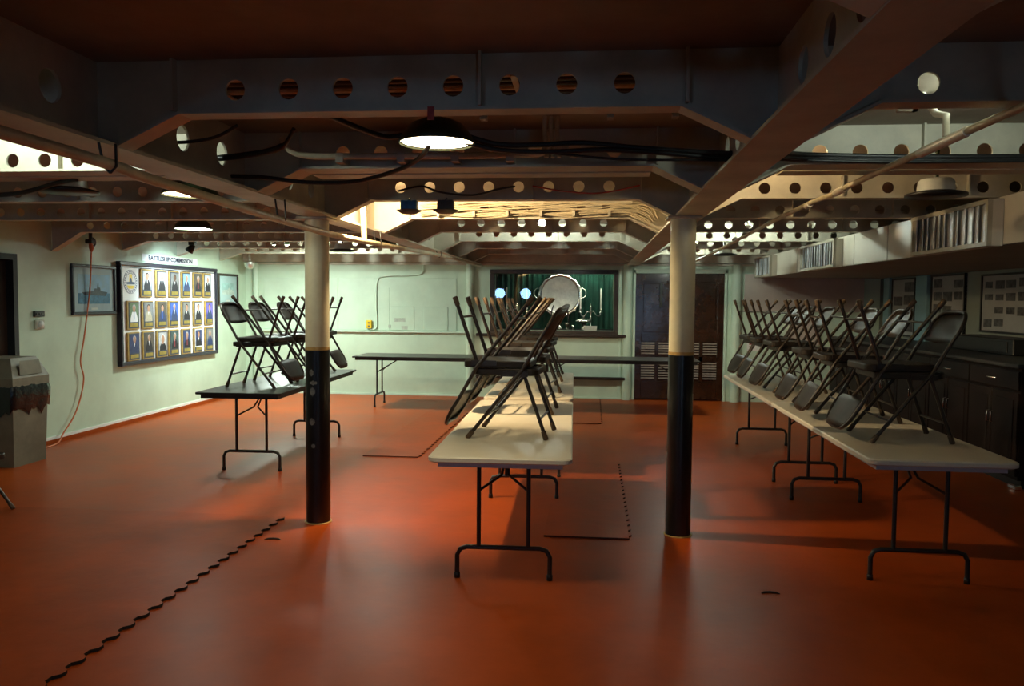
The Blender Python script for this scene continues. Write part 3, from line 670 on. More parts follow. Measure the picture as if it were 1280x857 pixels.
# plaques
PL = [  # row, column, background, suit, tie, hair, skin, text
    (0, 1, 'white', 'suit_black', None, 'hair_dark', 'skin', 'dark suit on white'), (0, 2, 'white', 'suit_black', None, 'hair_white', 'skin', 'white hair, dark uniform, white background'),
    (0, 3, 'grey', 'suit_black', None, 'hair_dark', 'skin_dark', 'dark suit on grey'), (0, 4, 'sky', 'suit_navy', None, 'hair_grey', 'skin', 'navy suit on sky blue'),
    (0, 5, 'brown', 'suit_black', 'tie_red', 'hair_grey', 'skin', 'dark suit on brown'), (0, 6, 'light', 'suit_black', None, 'hair_white', 'skin', 'black suit on pale blue'),
    (1, 0, 'outdoor', 'shirt', 'tie_blue', 'hair_grey', 'skin', 'white shirt and blue tie'), (1, 1, 'grey', 'suit_tan', None, 'hair_dark', 'skin', 'tan suit on grey'),
    (1, 2, 'brown', 'suit_navy', 'tie_blue', 'hair_dark', 'skin', 'navy suit and blue tie on brown'), (1, 3, 'blue', 'suit_navy', None, 'hair_grey', 'skin', 'navy suit on strong blue'),
    (1, 4, 'grey', 'suit_black', None, 'hair_dark', 'skin', 'black suit on grey'), (1, 5, 'white', 'suit_black', None, 'hair_dark', 'skin', 'dark suit on pale grey'),
    (1, 6, 'violet', 'suit_navy', None, 'hair_dark', 'skin', 'dark suit on violet blue'),
    (2, 0, 'navy', 'suit_navy', None, 'hair_grey', 'skin', 'navy suit on dark navy'), (2, 1, 'brown', 'suit_black', None, 'hair_grey', 'skin', 'black suit on brown, half length'),
    (2, 2, 'white', 'suit_black', None, 'hair_white', 'skin', 'large white-haired face on white'), (2, 3, 'green', 'suit_black', 'tie_red', 'hair_grey', 'skin', 'dark suit on dark green'),
    (2, 4, 'navy', 'suit_black', 'tie_red', 'hair_grey', 'skin', 'dark suit on navy blue'), (2, 5, 'navy', 'suit_black', None, 'hair_dark', 'skin', 'black suit in white mat'),
    (2, 6, 'grey', 'suit_navy', None, 'hair_grey', 'skin', 'blue-grey suit on grey')]
ordn = ['first', 'second', 'third', 'fourth', 'fifth', 'sixth', 'seventh']
COLY = [9.42, 9.75, 10.08, 10.385, 10.72, 11.055, 11.395]; TOPY = [0, 9.73, 10.08, 10.41, 10.73, 11.06, 11.35]; ROWZ = [1.748, 1.345, 0.955]
PW, PH = 0.268, 0.358
for (r, c, bg, suit, tie, hair, skin, txt) in PL:
    cy = TOPY[c] if r == 0 else COLY[c]; cz = ROWZ[r]
    w_ = PW * (1.0 if c < 4 else 0.94)
    p = empty('portrait_plaque', (XL+0.036, cy, cz)); p.rotation_euler = (random.uniform(-0.012, 0.012), 0, 0)
    MB().bbox(0, 0.022, -w_/2, w_/2, -PH/2, PH/2, 0.006).build('wooden_base', 'plaque_wood', p)
    MB().bbox(0.020, 0.0235, -w_/2+0.028, w_/2-0.010, -PH/2+0.016, PH/2-0.016, 0.001).build('face_plate', 'plaque_plate', p)
    x = 0.0245
    def card_(ya, yb, za, zb, m, name, dx=0.0):
        return MB().box(x-0.001+dx, x+dx, ya, yb, za, zb).build(name, m, p)
    pw0, pw1 = -w_/2+0.045, w_/2-0.026; pz0, pz1 = -PH/2+0.095, PH/2-0.03
    if (r, c) == (2, 5): card_(pw0-0.012, pw1+0.012, pz0-0.012, pz1+0.012, 'shirt', 'inner_mat')
    ph = card_(pw0, pw1, pz0, pz1, 'bg_'+bg, 'photo', 0.0005)
    mc = (pw0+pw1)/2; big = 1.35 if (r, c) == (2, 2) else (0.85 if (r, c) in ((2, 1), (1, 3)) else 1.0)
    hz_ = pz1 - 0.062*big; hr_ = 0.034*big
    X1 = x + 0.0008
    sh = 0.080
    body = [(mc-sh, pz0), (mc+sh, pz0), (mc+sh*0.95, pz0+0.05), (mc+sh*0.5, hz_-hr_*1.35), (mc-sh*0.5, hz_-hr_*1.35), (mc-sh*0.95, pz0+0.05)]
    body = [(min(max(u, pw0), pw1), max(v, pz0)) for u, v in body]
    def flat(outline, m, name, xx): return MB().add([(xx, u, v) for u, v in outline], [tuple(range(len(outline)))]).build(name, m, ph)
    flat(body, suit, 'suit', X1)
    if suit != 'shirt': flat([(mc-0.013, hz_-hr_*1.33), (mc+0.013, hz_-hr_*1.33), (mc, pz0+0.075)], 'shirt', 'shirt_front', X1+0.0003)
    if tie: flat([(mc-0.006, hz_-hr_*1.4), (mc+0.006, hz_-hr_*1.4), (mc+0.008, pz0+0.03), (mc-0.008, pz0+0.03)], tie, 'tie', X1+0.0006)
    flat([(mc-0.014, hz_-hr_*1.5), (mc+0.014, hz_-hr_*1.5), (mc+0.014, hz_), (mc-0.014, hz_)], skin, 'neck', X1+0.0006)
    flat([(mc+hr_*1.05*math.cos(2*PI*k/16), hz_+0.008+hr_*1.18*math.sin(2*PI*k/16)) for k in range(16)], hair, 'hair', X1+0.0009)
    flat([(mc+hr_*0.88*math.cos(2*PI*k/16), hz_-0.004+hr_*1.12*math.sin(2*PI*k/16)) for k in range(16)], skin, 'head', X1+0.0012)
    MB().box(0.0235, 0.026, pw0+0.012, pw1-0.012, -PH/2+0.035, -PH/2+0.08).build('name_plate', 'brass', p)
    tag(p, 'plaque, %s, %s in the %s row of the board' % (txt, ordn[c - (1 if r == 0 else 0)], ('top', 'middle', 'bottom')[r]), 'plaque', 'portrait plaques on the white board')
# sign above the board
sg = MB().box(XL+0.001, XL+0.006, 9.72, 11.16, 2.035, 2.125).build('wall_sign', 'board_white')
text_mesh('sign_lettering', 'BATTLESHIP COMMISSION', 0.080, 'ink', sg, (XL+0.0075, 10.44, 2.078), (PI/2, 0, PI/2), 1.22)
tag(sg, 'narrow white sign with dark capital letters above the portrait board', 'sign')
# framed ship pictures
def picture(y0_, y1_, z0, z1, fm, matb, sky, sea, ship, lab, mw_):
    b = empty('framed_picture', (XL+0.001, (y0_+y1_)/2, z0)); oo = (-(XL+0.001), -(y0_+y1_)/2, -z0); w = 0.035
    q = lambda mb, n_, m: mb.build(n_, m, b, oo)
    q(MB().bbox(XL+0.001, XL+0.035, y0_, y1_, z0, z0+w, 0.006).bbox(XL+0.001, XL+0.035, y0_, y1_, z1-w, z1, 0.006).bbox(XL+0.001, XL+0.035, y0_, y0_+w, z0+w, z1-w, 0.006).bbox(XL+0.001, XL+0.035, y1_-w, y1_, z0+w, z1-w, 0.006), 'frame', fm)
    q(MB().box(XL+0.002, XL+0.015, y0_+w, y1_-w, z0+w, z1-w), 'mat_board', matb)
    a0, a1, b0, b1 = y0_+w+mw_, y1_-w-mw_, z0+w+mw_*1.2, z1-w-mw_; hz_ = b0+(b1-b0)*0.36
    pr = q(MB().box(XL+0.015, XL+0.0165, a0, a1, b0, b1), 'print', sky)
    MB().box(XL+0.0165, XL+0.0172, a0, a1, b0, hz_).build('sea', sea, pr)
    L = a1-a0; s0 = a0+L*0.18; hh = (b1-b0)
    hull = [(s0, hz_-0.02), (s0+L*0.68, hz_-0.03), (s0+L*0.74, hz_+hh*0.04), (s0+L*0.52, hz_+hh*0.08), (s0+L*0.50, hz_+hh*0.20), (s0+L*0.46, hz_+hh*0.20), (s0+L*0.45, hz_+hh*0.36), (s0+L*0.43, hz_+hh*0.36), (s0+L*0.40, hz_+hh*0.16), (s0+L*0.33, hz_+hh*0.17), (s0+L*0.30, hz_+hh*0.07), (s0-L*0.06, hz_+hh*0.03)]
    MB().add([(XL+0.0178, u, v) for u, v in hull], [tuple(range(len(hull)))]).build('ship', ship, pr)
    q(MB().box(XL+0.015, XL+0.0165, (y0_+y1_)/2-0.06, (y0_+y1_)/2+0.06, z0+w+0.02, z0+w+0.045), 'caption', 'paper')
    q(MB().add([(XL+0.022, y0_+w, z0+w), (XL+0.022, y1_-w, z0+w), (XL+0.022, y1_-w, z1-w), (XL+0.022, y0_+w, z1-w)], [(0, 1, 2, 3)]), 'glass_pane', 'picture_glass')
    tag(b, lab, 'picture')
picture(8.30, 9.115, 1.365, 1.935, 'board_frame', 'mat_board', 'art_sky', 'art_sea', 'art_ship', 'dark-framed blue picture of a ship at sea, beside the portrait board and the hanging cord', 0.075)
picture(11.775, 12.46, 1.455, 1.945, 'frame_wood', 'mat_board_pale', 'art_mist', 'art_pale', 'art_pale', 'small framed pale seascape in the corner past the portrait board', 0.11)
sw = MB().bbox(XL, XL+0.025, 7.70, 7.85, 1.36, 1.42, 0.004).build('switch_plate', 'black_plastic')
for k in range(3): MB().box(XL+0.025, XL+0.032, 7.72+0.04*k, 7.74+0.04*k, 1.38, 1.40).build('toggle', 'grey_box', sw)
tag(sw, 'dark switch plate on the mint wall above the round thermostat', 'switch')
th = MB().bbox(XL, XL+0.03, 7.71, 7.84, 1.23, 1.33, 0.008).build('thermostat', 'switch_beige')
MB().lathe([(0.038, XL+0.03), (0.036, XL+0.045), (0.0, XL+0.047)], (0, 7.775, 1.28), 20, 'x').build('dial', 'lamp_white', th)
tag(th, 'small round cream thermostat below the dark switch plate', 'thermostat')
# cord and its reel
cr = empty('cord_hook', (XL+0.06, 8.59, 2.18))
MB().tube([(0, 0, 0.12), (0, 0, 0.02)], 0.02, 8).bbox(-0.04, 0.04, -0.05, 0.05, -0.01, 0.04, 0.01).build('body', 'black_plastic', cr)
MB().tube([(0, 0.04+0.045*math.cos(a*PI/6), 0.01+0.045*math.sin(a*PI/6)) for a in range(12)], 0.012, 6, closed=True).build('ring', 'black_plastic', cr)
MB().tube([(0.0, 0, -0.01), (0.01, 0.0, -0.06), (0.0, 0.01, -0.10)], [0.02, 0.026, 0.012], 8).build('plug', 'cord_orange', cr)
tag(cr, 'black hook with a plug hanging at the top of the orange cord', 'hook')
tag(MB().tube(smooth_path([(XL+0.06, 8.60, 2.075), (XL+0.045, 8.59, 1.7), (XL+0.03, 8.55, 1.4), (XL+0.03, 8.48, 1.1), (XL+0.03, 8.41, 0.85), (XL+0.03, 8.46, 0.66), (XL+0.03, 8.40, 0.45), (XL+0.04, 8.26, 0.25), (XL+0.06, 8.05, 0.10), (XL+0.09, 7.90, 0.012), (XL+0.12, 7.55, 0.010), (XL+0.12, 7.3, 0.010)]), 0.008, 6).build('extension_cord', 'cord_orange'),
    'thin orange cord hanging down the mint wall to the floor', 'cord')
# convex dome by the corner
dm = MB().lathe([(0.0, -0.09), (0.045, -0.08), (0.075, -0.045), (0.085, 0.0), (0.085, 0.03), (0.0, 0.03)], (0, 0, 0), 20).build('ceiling_dome', 'silver_dull', None, (-5.45, 12.35, 2.12))
MB().tube([(0, 0, 0.03), (0, 0, 0.20)], 0.02, 8).build('stem', 'cream_steel', dm)
tag(dm, 'small shiny dome hanging in the far corner above the pale seascape', 'dome')
# spot lamp above the board
sp = empty('spot_lamp', (-5.10, 9.84, 2.24))
MB().bbox(-0.04, 0.04, -0.04, 0.04, -0.002, 0.05, 0.006).build('bracket', 'black_plastic', sp)
hd = MB().lathe([(0.0, 0.02), (0.03, 0.02), (0.055, -0.08), (0.05, -0.08)], n=20).build('lamp_head', 'black_plastic', sp); hd.location = (0, 0, -0.015); hd.rotation_euler = (0, 0.65, 0)
MB().lathe([(0.0, -0.07), (0.05, -0.07)], n=20).build('lamp_glass', glow('spot_glow', (0.75, 0.92, 1.0), 40), hd)
tag(sp, 'small spot lamp aimed at the portrait board', 'lamp')
ld = bpy.data.lights.new('spot_light', 'SPOT'); ld.energy = SPOT_W; ld.color = (0.72, 0.93, 1.0); ld.spot_size = 2.3; ld.spot_blend = 0.9; ld.shadow_soft_size = 0.05
lo = bpy.data.objects.new('spot_light', ld); COL.objects.link(lo); lo.parent = sp; lo.location = (-0.06, 0.0, -0.13)
lo.rotation_euler = Vector((-0.60, 0.55, -0.75)).to_track_quat('-Z', 'Y').to_euler()

# ------------------------------------------------------------------ litter bin at the left
bn = empty('litter_bin', (-5.46, 6.98, 0))
MB().add([(-0.215, -0.215, 0.0), (0.215, -0.215, 0.0), (0.215, 0.215, 0.0), (-0.215, 0.215, 0.0), (-0.235, -0.235, 0.66), (0.235, -0.235, 0.66), (0.235, 0.235, 0.66), (-0.235, 0.235, 0.66)], [(0, 1, 5, 4), (1, 2, 6, 5), (2, 3, 7, 6), (3, 0, 4, 7), (0, 3, 2, 1), (4, 5, 6, 7)]).build('body', 'bin_body', bn)
bg = MB(); vs = []; n = 48; prof = [(0.242, 0.55), (0.250, 0.62), (0.252, 0.70), (0.238, 0.76)]
for j, (rr, z) in enumerate(prof):
    for k in range(n):
        t = k/n*4; sd = int(t); u = (t-sd)*2-1
        px_, py_ = [(u, -1), (1, u), (-u, 1), (-1, -u)][sd]
        q = 1 + 0.025*random.random()
        vs.append((px_*rr*q, py_*rr*q, z - (0.10*random.random() if j == 0 else 0)))
bg.add(vs, [(j*n+k, j*n+(k+1) % n, (j+1)*n+(k+1) % n, (j+1)*n+k) for j in range(3) for k in range(n)], smooth=True); bg.build('bin_bag', 'bin_bag', bn)
lidb = MB().add([(-0.245, -0.245, 0.74), (0.245, -0.245, 0.74), (0.245, 0.245, 0.74), (-0.245, 0.245, 0.74), (-0.245, -0.245, 0.82), (0.245, -0.245, 0.82), (0.245, 0.245, 0.82), (-0.245, 0.245, 0.82), (-0.17, -0.17, 1.0), (0.17, -0.17, 1.0), (0.17, 0.17, 1.0), (-0.17, 0.17, 1.0)],
    [(0, 3, 2, 1), (0, 1, 5, 4), (1, 2, 6, 5), (2, 3, 7, 6), (3, 0, 4, 7), (4, 5, 9, 8), (5, 6, 10, 9), (6, 7, 11, 10), (7, 4, 8, 11), (8, 9, 10, 11)]).build('lid', 'bin_body', bn)
MB().add([(0.2, -0.15, 0.845), (0.2, 0.15, 0.845), (0.184, 0.13, 0.975), (0.184, -0.13, 0.975)], [(0, 1, 2, 3)]).build('swing_flap', 'bin_body', lidb).location = (0.045, 0, 0)
tag(bn, 'tall tan litter bin with hooded lid and black bag by the left wall', 'bin')

# ------------------------------------------------------------------ floor mats
def floor_mat(x0, x1, y0_, y1_, sides, lab, per=0.062, amp=0.018, t=0.011, em_='mat_edge_red'):
    """rubber mat; jigsaw teeth along the sides named in `sides` ('l','r')"""
    def edge(x, sgn):
        out = []; n = max(2, int((y1_-y0_)/per/2)*2); st = (y1_-y0_)/n
        for k in range(n):
            a = y0_+k*st; d_ = amp if k % 2 else 0.0
            out += [(x+sgn*d_, a+st*0.18), (x+sgn*d_*1.15, a+st*0.5), (x+sgn*d_, a+st*0.82)]
        return out
    out = [(x0, y0_), (x1, y0_)]
    out += edge(x1, 1) if 'r' in sides else []
    out += [(x1, y1_), (x0, y1_)]
    if 'l' in sides: out += list(reversed(edge(x0, -1)))
    m = MB().prism(out, 'z', 0.0005, t, 0, 1).build('floor_mat', ['mat_paint', em_])
    tag(m, lab, 'mat', 'interlocking floor mats')
floor_mat(-5.1, -2.19, 1.2, 5.46, 'r', 'large red rubber floor mat with a long jigsaw edge beside the scuffed post', per=0.062, amp=0.026, t=0.016, em_='mat_edge')
floor_mat(-2.26, -1.70, 7.74, 10.9, 'r', 'red rubber floor mat strip between the dark table and the white centre tables')
floor_mat(-0.30, 0.265, 5.25, 7.70, 'r', 'red rubber floor mat strip beside the white centre tables and the clean post')
floor_mat(-0.60, 0.135, 10.18, 12.75, 'r', 'red rubber floor mat in front of the display case')
for (x, y, s) in ((-2.05, 4.95, 0.055), (0.98, 4.35, 0.05)):
    tag(MB().tube([(x+s*math.cos(a), y+s*math.sin(a)*0.5, 0.004) for a in (0.2, 0.9, 1.6, 2.3, 3.0)], [0.002, 0.006, 0.007, 0.006, 0.002], 6).build('rubber_scrap', 'mat_edge'),
        'small curved dark scrap on the floor near the jigsaw mat edge' if x < 0 else 'small curved dark scrap on the floor near the clean post', 'scrap')

# ------------------------------------------------------------------ tables
def make_table(loc, rz, white, label, group, W=0.765, L=2.43):
    """length along local y"""
    t = empty('folding_table', loc, rz); H = 0.745
    if white:
        out = rrect(-W/2, W/2, -L/2, L/2, 0.05)
        top = MB(); n = len(out)
        prof = [(0.0, H-0.030), (0.004, H-0.026), (0.004, H-0.006), (0.0, H)]
        vs = []
        for d_, z in ((-0.012, H-0.034), (0.0, H-0.026), (0.0, H-0.007), (-0.007, H)):
            for (x, y) in out:
                l = math.hypot(x, y) or 1
                vs.append((x + d_*(1 if x > 0 else -1), y + d_*(1 if y > 0 else -1), z))
        fs = [tuple(range(n)), tuple(range(3*n, 4*n))]
        for j in range(3):
            for k in range(n): fs.append((j*n+k, j*n+(k+1) % n, (j+1)*n+(k+1) % n, (j+1)*n+k))
        top.add(vs, fs); tp_ = top.build('tabletop', 'table_white', t)
        ap = MB(); a, b = W/2-0.05, L/2-0.05
        ap.box(-a, a, -b, -b+0.02, H-0.062, H-0.034).box(-a, a, b-0.02, b, H-0.062, H-0.034).box(-a, -a+0.02, -b+0.02, b-0.02, H-0.062, H-0.034).box(a-0.02, a, -b+0.02, b-0.02, H-0.062, H-0.034)
        ap.build('apron', 'apron_white', tp_)
    else:
        tp_ = MB().prism(rrect(-W/2, W/2, -L/2, L/2, 0.02, 3), 'z', H-0.020, H).build('tabletop', 'table_dark', t)
        MB().prism(rrect(-W/2-0.002, W/2+0.002, -L/2-0.002, L/2+0.002, 0.02, 3), 'z', H-0.019, H-0.002).build('edge_band', 'edge_dark', tp_)
        ap = MB(); a, b = W/2-0.035, L/2-0.035
        ap.box(-a, a, -b, -b+0.02, H-0.055, H-0.020).box(-a, a, b-0.02, b, H-0.055, H-0.020).box(-a, -a+0.02, -b+0.02, b-0.02, H-0.055, H-0.020).box(a-0.02, a, -b+0.02, b-0.02, H-0.055, H-0.020)
        ap.build('apron', 'edge_dark', tp_)
    for s in (-1, 1):
        y = s*(L/2-0.30); r = 0.0125; foot = W/2-0.12; upx = 0.14
        lf = MB()
        pts = [(-foot, y, 0.012), (-foot, y, 0.13), (-foot+0.018, y, 0.165), (-foot+0.055, y, 0.178), (foot-0.055, y, 0.178), (foot-0.018, y, 0.165), (foot, y, 0.13), (foot, y, 0.012)]
        lf.tube(pts, r+0.001, 10)
        for ux in (-upx, upx): lf.tube([(ux, y, 0.178), (ux, y, H-0.03)], r, 10)
        lf.tube([(-upx-0.12, y, H-0.045), (upx+0.12, y, H-0.045)], r, 8)
        leg = lf.build('leg_frame', 'leg_black', t)
        MB().tube([(-upx, y, 0.50), (-0.02, y-s*0.10, 0.57), (0.0, y-s*0.32, H-0.04)], 0.008, 6).tube([(upx, y, 0.50), (0.02, y-s*0.10, 0.57), (0.0, y-s*0.32, H-0.04)], 0.008, 6).build('folding_brace', 'leg_black', leg)
        for ux in (-foot, foot): MB().lathe([(0.0, 0.0), (0.017, 0.0), (0.017, 0.03), (0.013, 0.032)], (ux, y, 0), 10).build('foot_cap', 'black_plastic', leg)
    tag(t, label, 'table', group); return t
cr_ = 0.022
make_table((-0.50, 5.335, 0), cr_, True, 'white-topped folding table in the middle row, the one away from the display case', 'white folding tables')
make_table((-0.555, 7.93, 0), cr_, True, 'white-topped folding table in the middle row, the one nearer the display case', 'white folding tables')
make_table((1.86, 5.57, 0), -0.004, True, 'white-topped folding table beside the dark counter, the one away from the double door', 'white folding tables')
make_table((1.87, 8.04, 0), -0.004, True, 'white-topped folding table beside the dark counter, the one nearer the double door', 'white folding tables')
make_table((-3.085, 7.87, 0), 0.02, False, 'dark-topped folding table with stacked chairs beside the scuffed post', 'dark folding tables')
make_table((-2.20, 11.54, 0), PI/2-0.01, False, 'bare dark-topped folding table along the back wall under the yellow outlet', 'dark folding tables')
make_table((0.28, 11.54, 0), PI/2-0.01, False, 'bare dark-topped folding table along the back wall in front of the double door', 'dark folding tables')

# ------------------------------------------------------------------ folding chairs
SH = 0.42
def make_chair():
    """faces +x; origin on the ground under the seat"""
    c = empty('folding_chair'); r = 0.0115; w = 0.215; wr = 0.185
    def sx(z): return 0.235 - 0.335*z/SH if z <= SH else -0.10 - 0.205*(z-SH)/0.365
    # back frame: inverted U
    up_ = []
    for z in (0.42, 0.52, 0.62): up_.append((sx(z), -w, z))
    zc = 0.66; R = 0.115
    arc = []
    for k in range(1, 8):
        a = PI/2*k/7; arc.append((-w + R*(1-math.cos(a)), zc + R*math.sin(a)))
    left = up_ + [(sx(z)-0.004, y, z) for y, z in [(-w, zc)] + arc]
    rightp = [(p[0], -p[1], p[2]) for p in reversed(left)]
    MB().tube(left + [(sx(zc+R)-0.012, 0, zc+R)] + rightp, r, 10).build('back_frame', 'chair_brown', c)
    # backrest panel, curved
    bk = MB(); vs = []; nu, nv = 12, 5; z0 = 0.585; z1 = zc+R-0.004
    for j in range(nv+1):
        z = z0 + (z1-z0)*j/nv
        ww = w - 0.006
        if z > zc: ww = w - 0.004 - R*(1-math.sqrt(max(0, 1-((z-zc)/R)**2)))
        for i in range(nu+1):
            y = -ww + 2*ww*i/nu
            vs.append((sx(z) - 0.022*(1-(y/w)**2), y, z + (0.016*(y/w)**2 if j == 0 else 0)))
    m1 = len(vs); vs2 = [(x-0.004, y, z) for x, y, z in vs]
    fs = []
    for j in range(nv):
        for i in range(nu):
            a = j*(nu+1)+i; fs.append((a, a+1, a+nu+2, a+nu+1)); fs.append((m1+a, m1+a+nu+1, m1+a+nu+2, m1+a+1))
    bnd = [i for i in range(nu+1)] + [j*(nu+1)+nu for j in range(1, nu+1) if j <= nv] + [nv*(nu+1)+i for i in range(nu-1, -1, -1)] + [j*(nu+1) for j in range(nv-1, 0, -1)]
    for a, b in zip(bnd, bnd[1:] + bnd[:1]): fs.append((a, m1+a, m1+b, b))
    bk.add(vs+vs2, fs, smooth=True).build('backrest', 'chair_seat', c)
    # seat pan
    out = rrect(-0.185, 0.215, -0.20, 0.20, 0.05, 5)
    inn = rrect(-0.165, 0.195, -0.18, 0.18, 0.04, 5)
    n = len(out); st = MB()
    vs = [(x*0.98, y*0.98, SH-0.040) for x, y in out] + [(x, y, SH-0.034) for x, y in out] + [(x, y, SH-0.006) for x, y in out] + [(x*0.985, y*0.985, SH) for x, y in out] + [(x, y, SH-0.003) for x, y in inn] + [(x*0.95, y*0.95, SH-0.012) for x, y in inn]
    fs = [tuple(range(5*n, 6*n)), tuple(range(n))]
    for j in range(5):
        for k in range(n): fs.append((j*n+k, j*n+(k+1) % n, (j+1)*n+(k+1) % n, (j+1)*n+k))
    st.add(vs, fs, smooth=False).build('seat', 'chair_seat', c)
    for s in (-1, 1):
        l = MB().tube([(sx(0.42), s*w, 0.42), (sx(0.012), s*w, 0.012)], r, 10).build('leg', 'chair_brown', c)
        d_ = Vector((sx(0.0)-sx(0.42), 0, -0.42)).normalized()
        a = Vector((sx(0.0), s*w, 0.0))
        MB().tube([a - d_*0.055, a - d_*0.006, a - d_*0.0], [0.0145, 0.016, 0.013], 10).build('foot_cap', 'rubber_cap', l)
    for s in (-1, 1):
        l = MB().tube([(-0.095, s*wr, 0.405), (-0.235, s*wr, 0.012)], r, 10).build('leg', 'chair_brown', c)
        a = Vector((-0.239, s*wr, 0.0)); d_ = Vector((-0.14, 0, -0.393)).normalized()
        MB().tube([a - d_*0.055, a - d_*0.006, a], [0.0145, 0.016, 0.013], 10).build('foot_cap', 'rubber_cap', l)
    MB().tube([(sx(0.13), -w, 0.13), (sx(0.13), w, 0.13)], 0.007, 8).build('crossbar', 'chair_brown', c)
    MB().tube([(-0.196, -wr, 0.12), (-0.196, wr, 0.12)], 0.007, 8).build('crossbar', 'chair_brown', c)
    for s in (-1, 1): MB().box(-0.13, 0.02, s*w-0.004, s*w+0.004, SH-0.045, SH-0.015).build('side_link', 'chair_brown', c)
    return c
proto = make_chair(); used = [False]
def place_chair(x, y, z, face, inverted, label, group, jit=0.0, tilt=0.0):
    if not used[0]: o = proto; used[0] = True
    else: o = copy_tree(proto)
    if not inverted:
        o.rotation_euler = (0, 0, (PI if face < 0 else 0) + jit); o.location = (x, y, z)
    else:
        o.rotation_euler = (PI if face < 0 else 0, tilt + (0 if face < 0 else PI), jit); o.location = (x, y, z + 2*SH + 0.004)
    tag(o, label, 'chair', group)
TT = 0.7455
nth = ['first', 'second', 'third', 'fourth', 'fifth', 'sixth']
rj = random.Random(11)
def row(xc, ys, face, upl, inl, group, j0=0.0, dj=0.05):
    for k, y in enumerate(ys):
        x = xc(y); j = j0 + (rj.uniform(-dj, dj) if k else 0.0)
        place_chair(x, y, TT, face, False, upl % nth[k], group, j)
        place_chair(x + face*0.085 + rj.uniform(-0.01, 0.01), y + rj.uniform(-0.03, 0.02), TT, face, True, inl % nth[k], group, j*0.6 + (rj.uniform(-dj, dj) if k else 0.0))
row(lambda y: -0.49 - 0.022*(y-5.3), [4.90, 5.93, 6.95, 7.95, 8.78], -1, 'upright brown folding chair on the middle white tables, %s counting towards the display case',
    'upside-down brown folding chair on the middle white tables, %s counting towards the display case', 'chairs stacked on the white middle tables', -0.085, 0.035)
row(lambda y: 1.885, [5.09, 5.88, 6.53, 7.64, 8.30, 8.84], -1, 'upright brown folding chair on white tables by the counter, %s counting towards the back wall',
    'upside-down brown folding chair on white tables by the counter, %s counting towards the back wall', 'chairs stacked on the white tables by the counter')
row(lambda y: -3.12, [7.27, 7.88, 8.60], 1, 'upright brown folding chair on the dark-topped table, %s counting towards the back wall',
    'upside-down brown folding chair on the dark-topped table, %s counting towards the back wall', 'chairs stacked on the dark table')
place_chair(-4.43, 5.18, 0.017, 1, False, 'folding chair standing open on the floor near the litter bin', 'chairs on the floor', -0.02)

# ------------------------------------------------------------------ lamps
def dome_lamp(x, y, z, e, col, label, cat='lamp'):
    l = empty('dome_lamp', (x, y, z)); r = 0.165
    prof = [(r, 0.0), (r+0.004, 0.006), (r*0.90, 0.045), (r*0.68, 0.085), (r*0.40, 0.105), (0.035, 0.112), (0.03, 0.115), (0.0, 0.116)]
    if e:
        MB().lathe(prof, n=32).build('shade', 'lamp_shade', l)
        MB().lathe([(r-0.006, 0.010), (0.0, 0.010)], n=32, smooth=False).build('diffuser', glow('lamp_glow', col, e), l)
        top = 0.116
    else:
        MB().lathe([(0.0, 0.0), (r, 0.0), (r, 0.015), (r*0.62, 0.03), (0.0, 0.032)], n=32).build('rim', 'black_plastic', l)
        MB().lathe([(r*0.62, 0.03), (r*0.58, 0.085), (r*0.5, 0.10), (0.0, 0.102)], n=32).build('cap', 'lamp_white', l)
        top = 0.102
    if DECK - z - top > 0.01: MB().tube([(0, 0, top-0.01), (0, 0, DECK-z)], 0.014, 8).build('stem', 'lamp_shade', l)
    tag(l, label, cat, 'ceiling lamps')
    return l
sd = bpy.data.lights.new('dome_beam', 'SPOT'); sd.energy = DOME_SPOT_W; sd.color = NEUT; sd.spot_size = math.radians(140); sd.spot_blend = 1.0; sd.shadow_soft_size = 0.12
first_lamp = dome_lamp(*DISC_LAMPS[0], 'glowing dome lamp with a dark shade hanging between the girders')
so = bpy.data.objects.new('dome_beam', sd); COL.objects.link(so); so.parent = first_lamp; so.location = (0, 0, -0.005)
dome_lamp(*DISC_LAMPS[1], 'glowing dome lamp next to the girder on the left wall side')
dome_lamp(*DISC_LAMPS[2], 'glowing dome lamp above the aisle by the dark-topped table')
dome_lamp(*DISC_LAMPS[3], 'glowing dome lamp beyond the scuffed post, towards the back wall')
dome_lamp(*DISC_LAMPS[4], 'added unseen dome lamp tucked up between the last beams above the yellow outlet')
dome_lamp(*DISC_LAMPS[5], 'added unseen dome lamp tucked up between the last beams by the double door')
dome_lamp(1.96, 4.86, 2.185, 0, None, 'unlit ceiling lamp with black rim and white cap beside the large air vent')
dome_lamp(-3.16, 4.60, 2.20, 0, None, 'unlit ceiling lamp with black rim and white cap in the bay by the left wall')
dome_lamp(-3.27, 10.28, 2.19, 0, None, 'unlit ceiling lamp with black rim and white cap near the back wall panels')
dome_lamp(1.76, 11.02, 2.19, 0, None, 'unlit ceiling lamp with black rim and white cap near the louvred double door')
where = ['past the left girder, over the aisle by the bin', 'over the free end of the counter tables', 'above the unlit lamp by the large vent', 'beside the girder behind the scuffed post',
         'over the far end of the middle tables', 'over the far end of the counter tables', 'high up by the double door', 'high up near the yellow outlet']
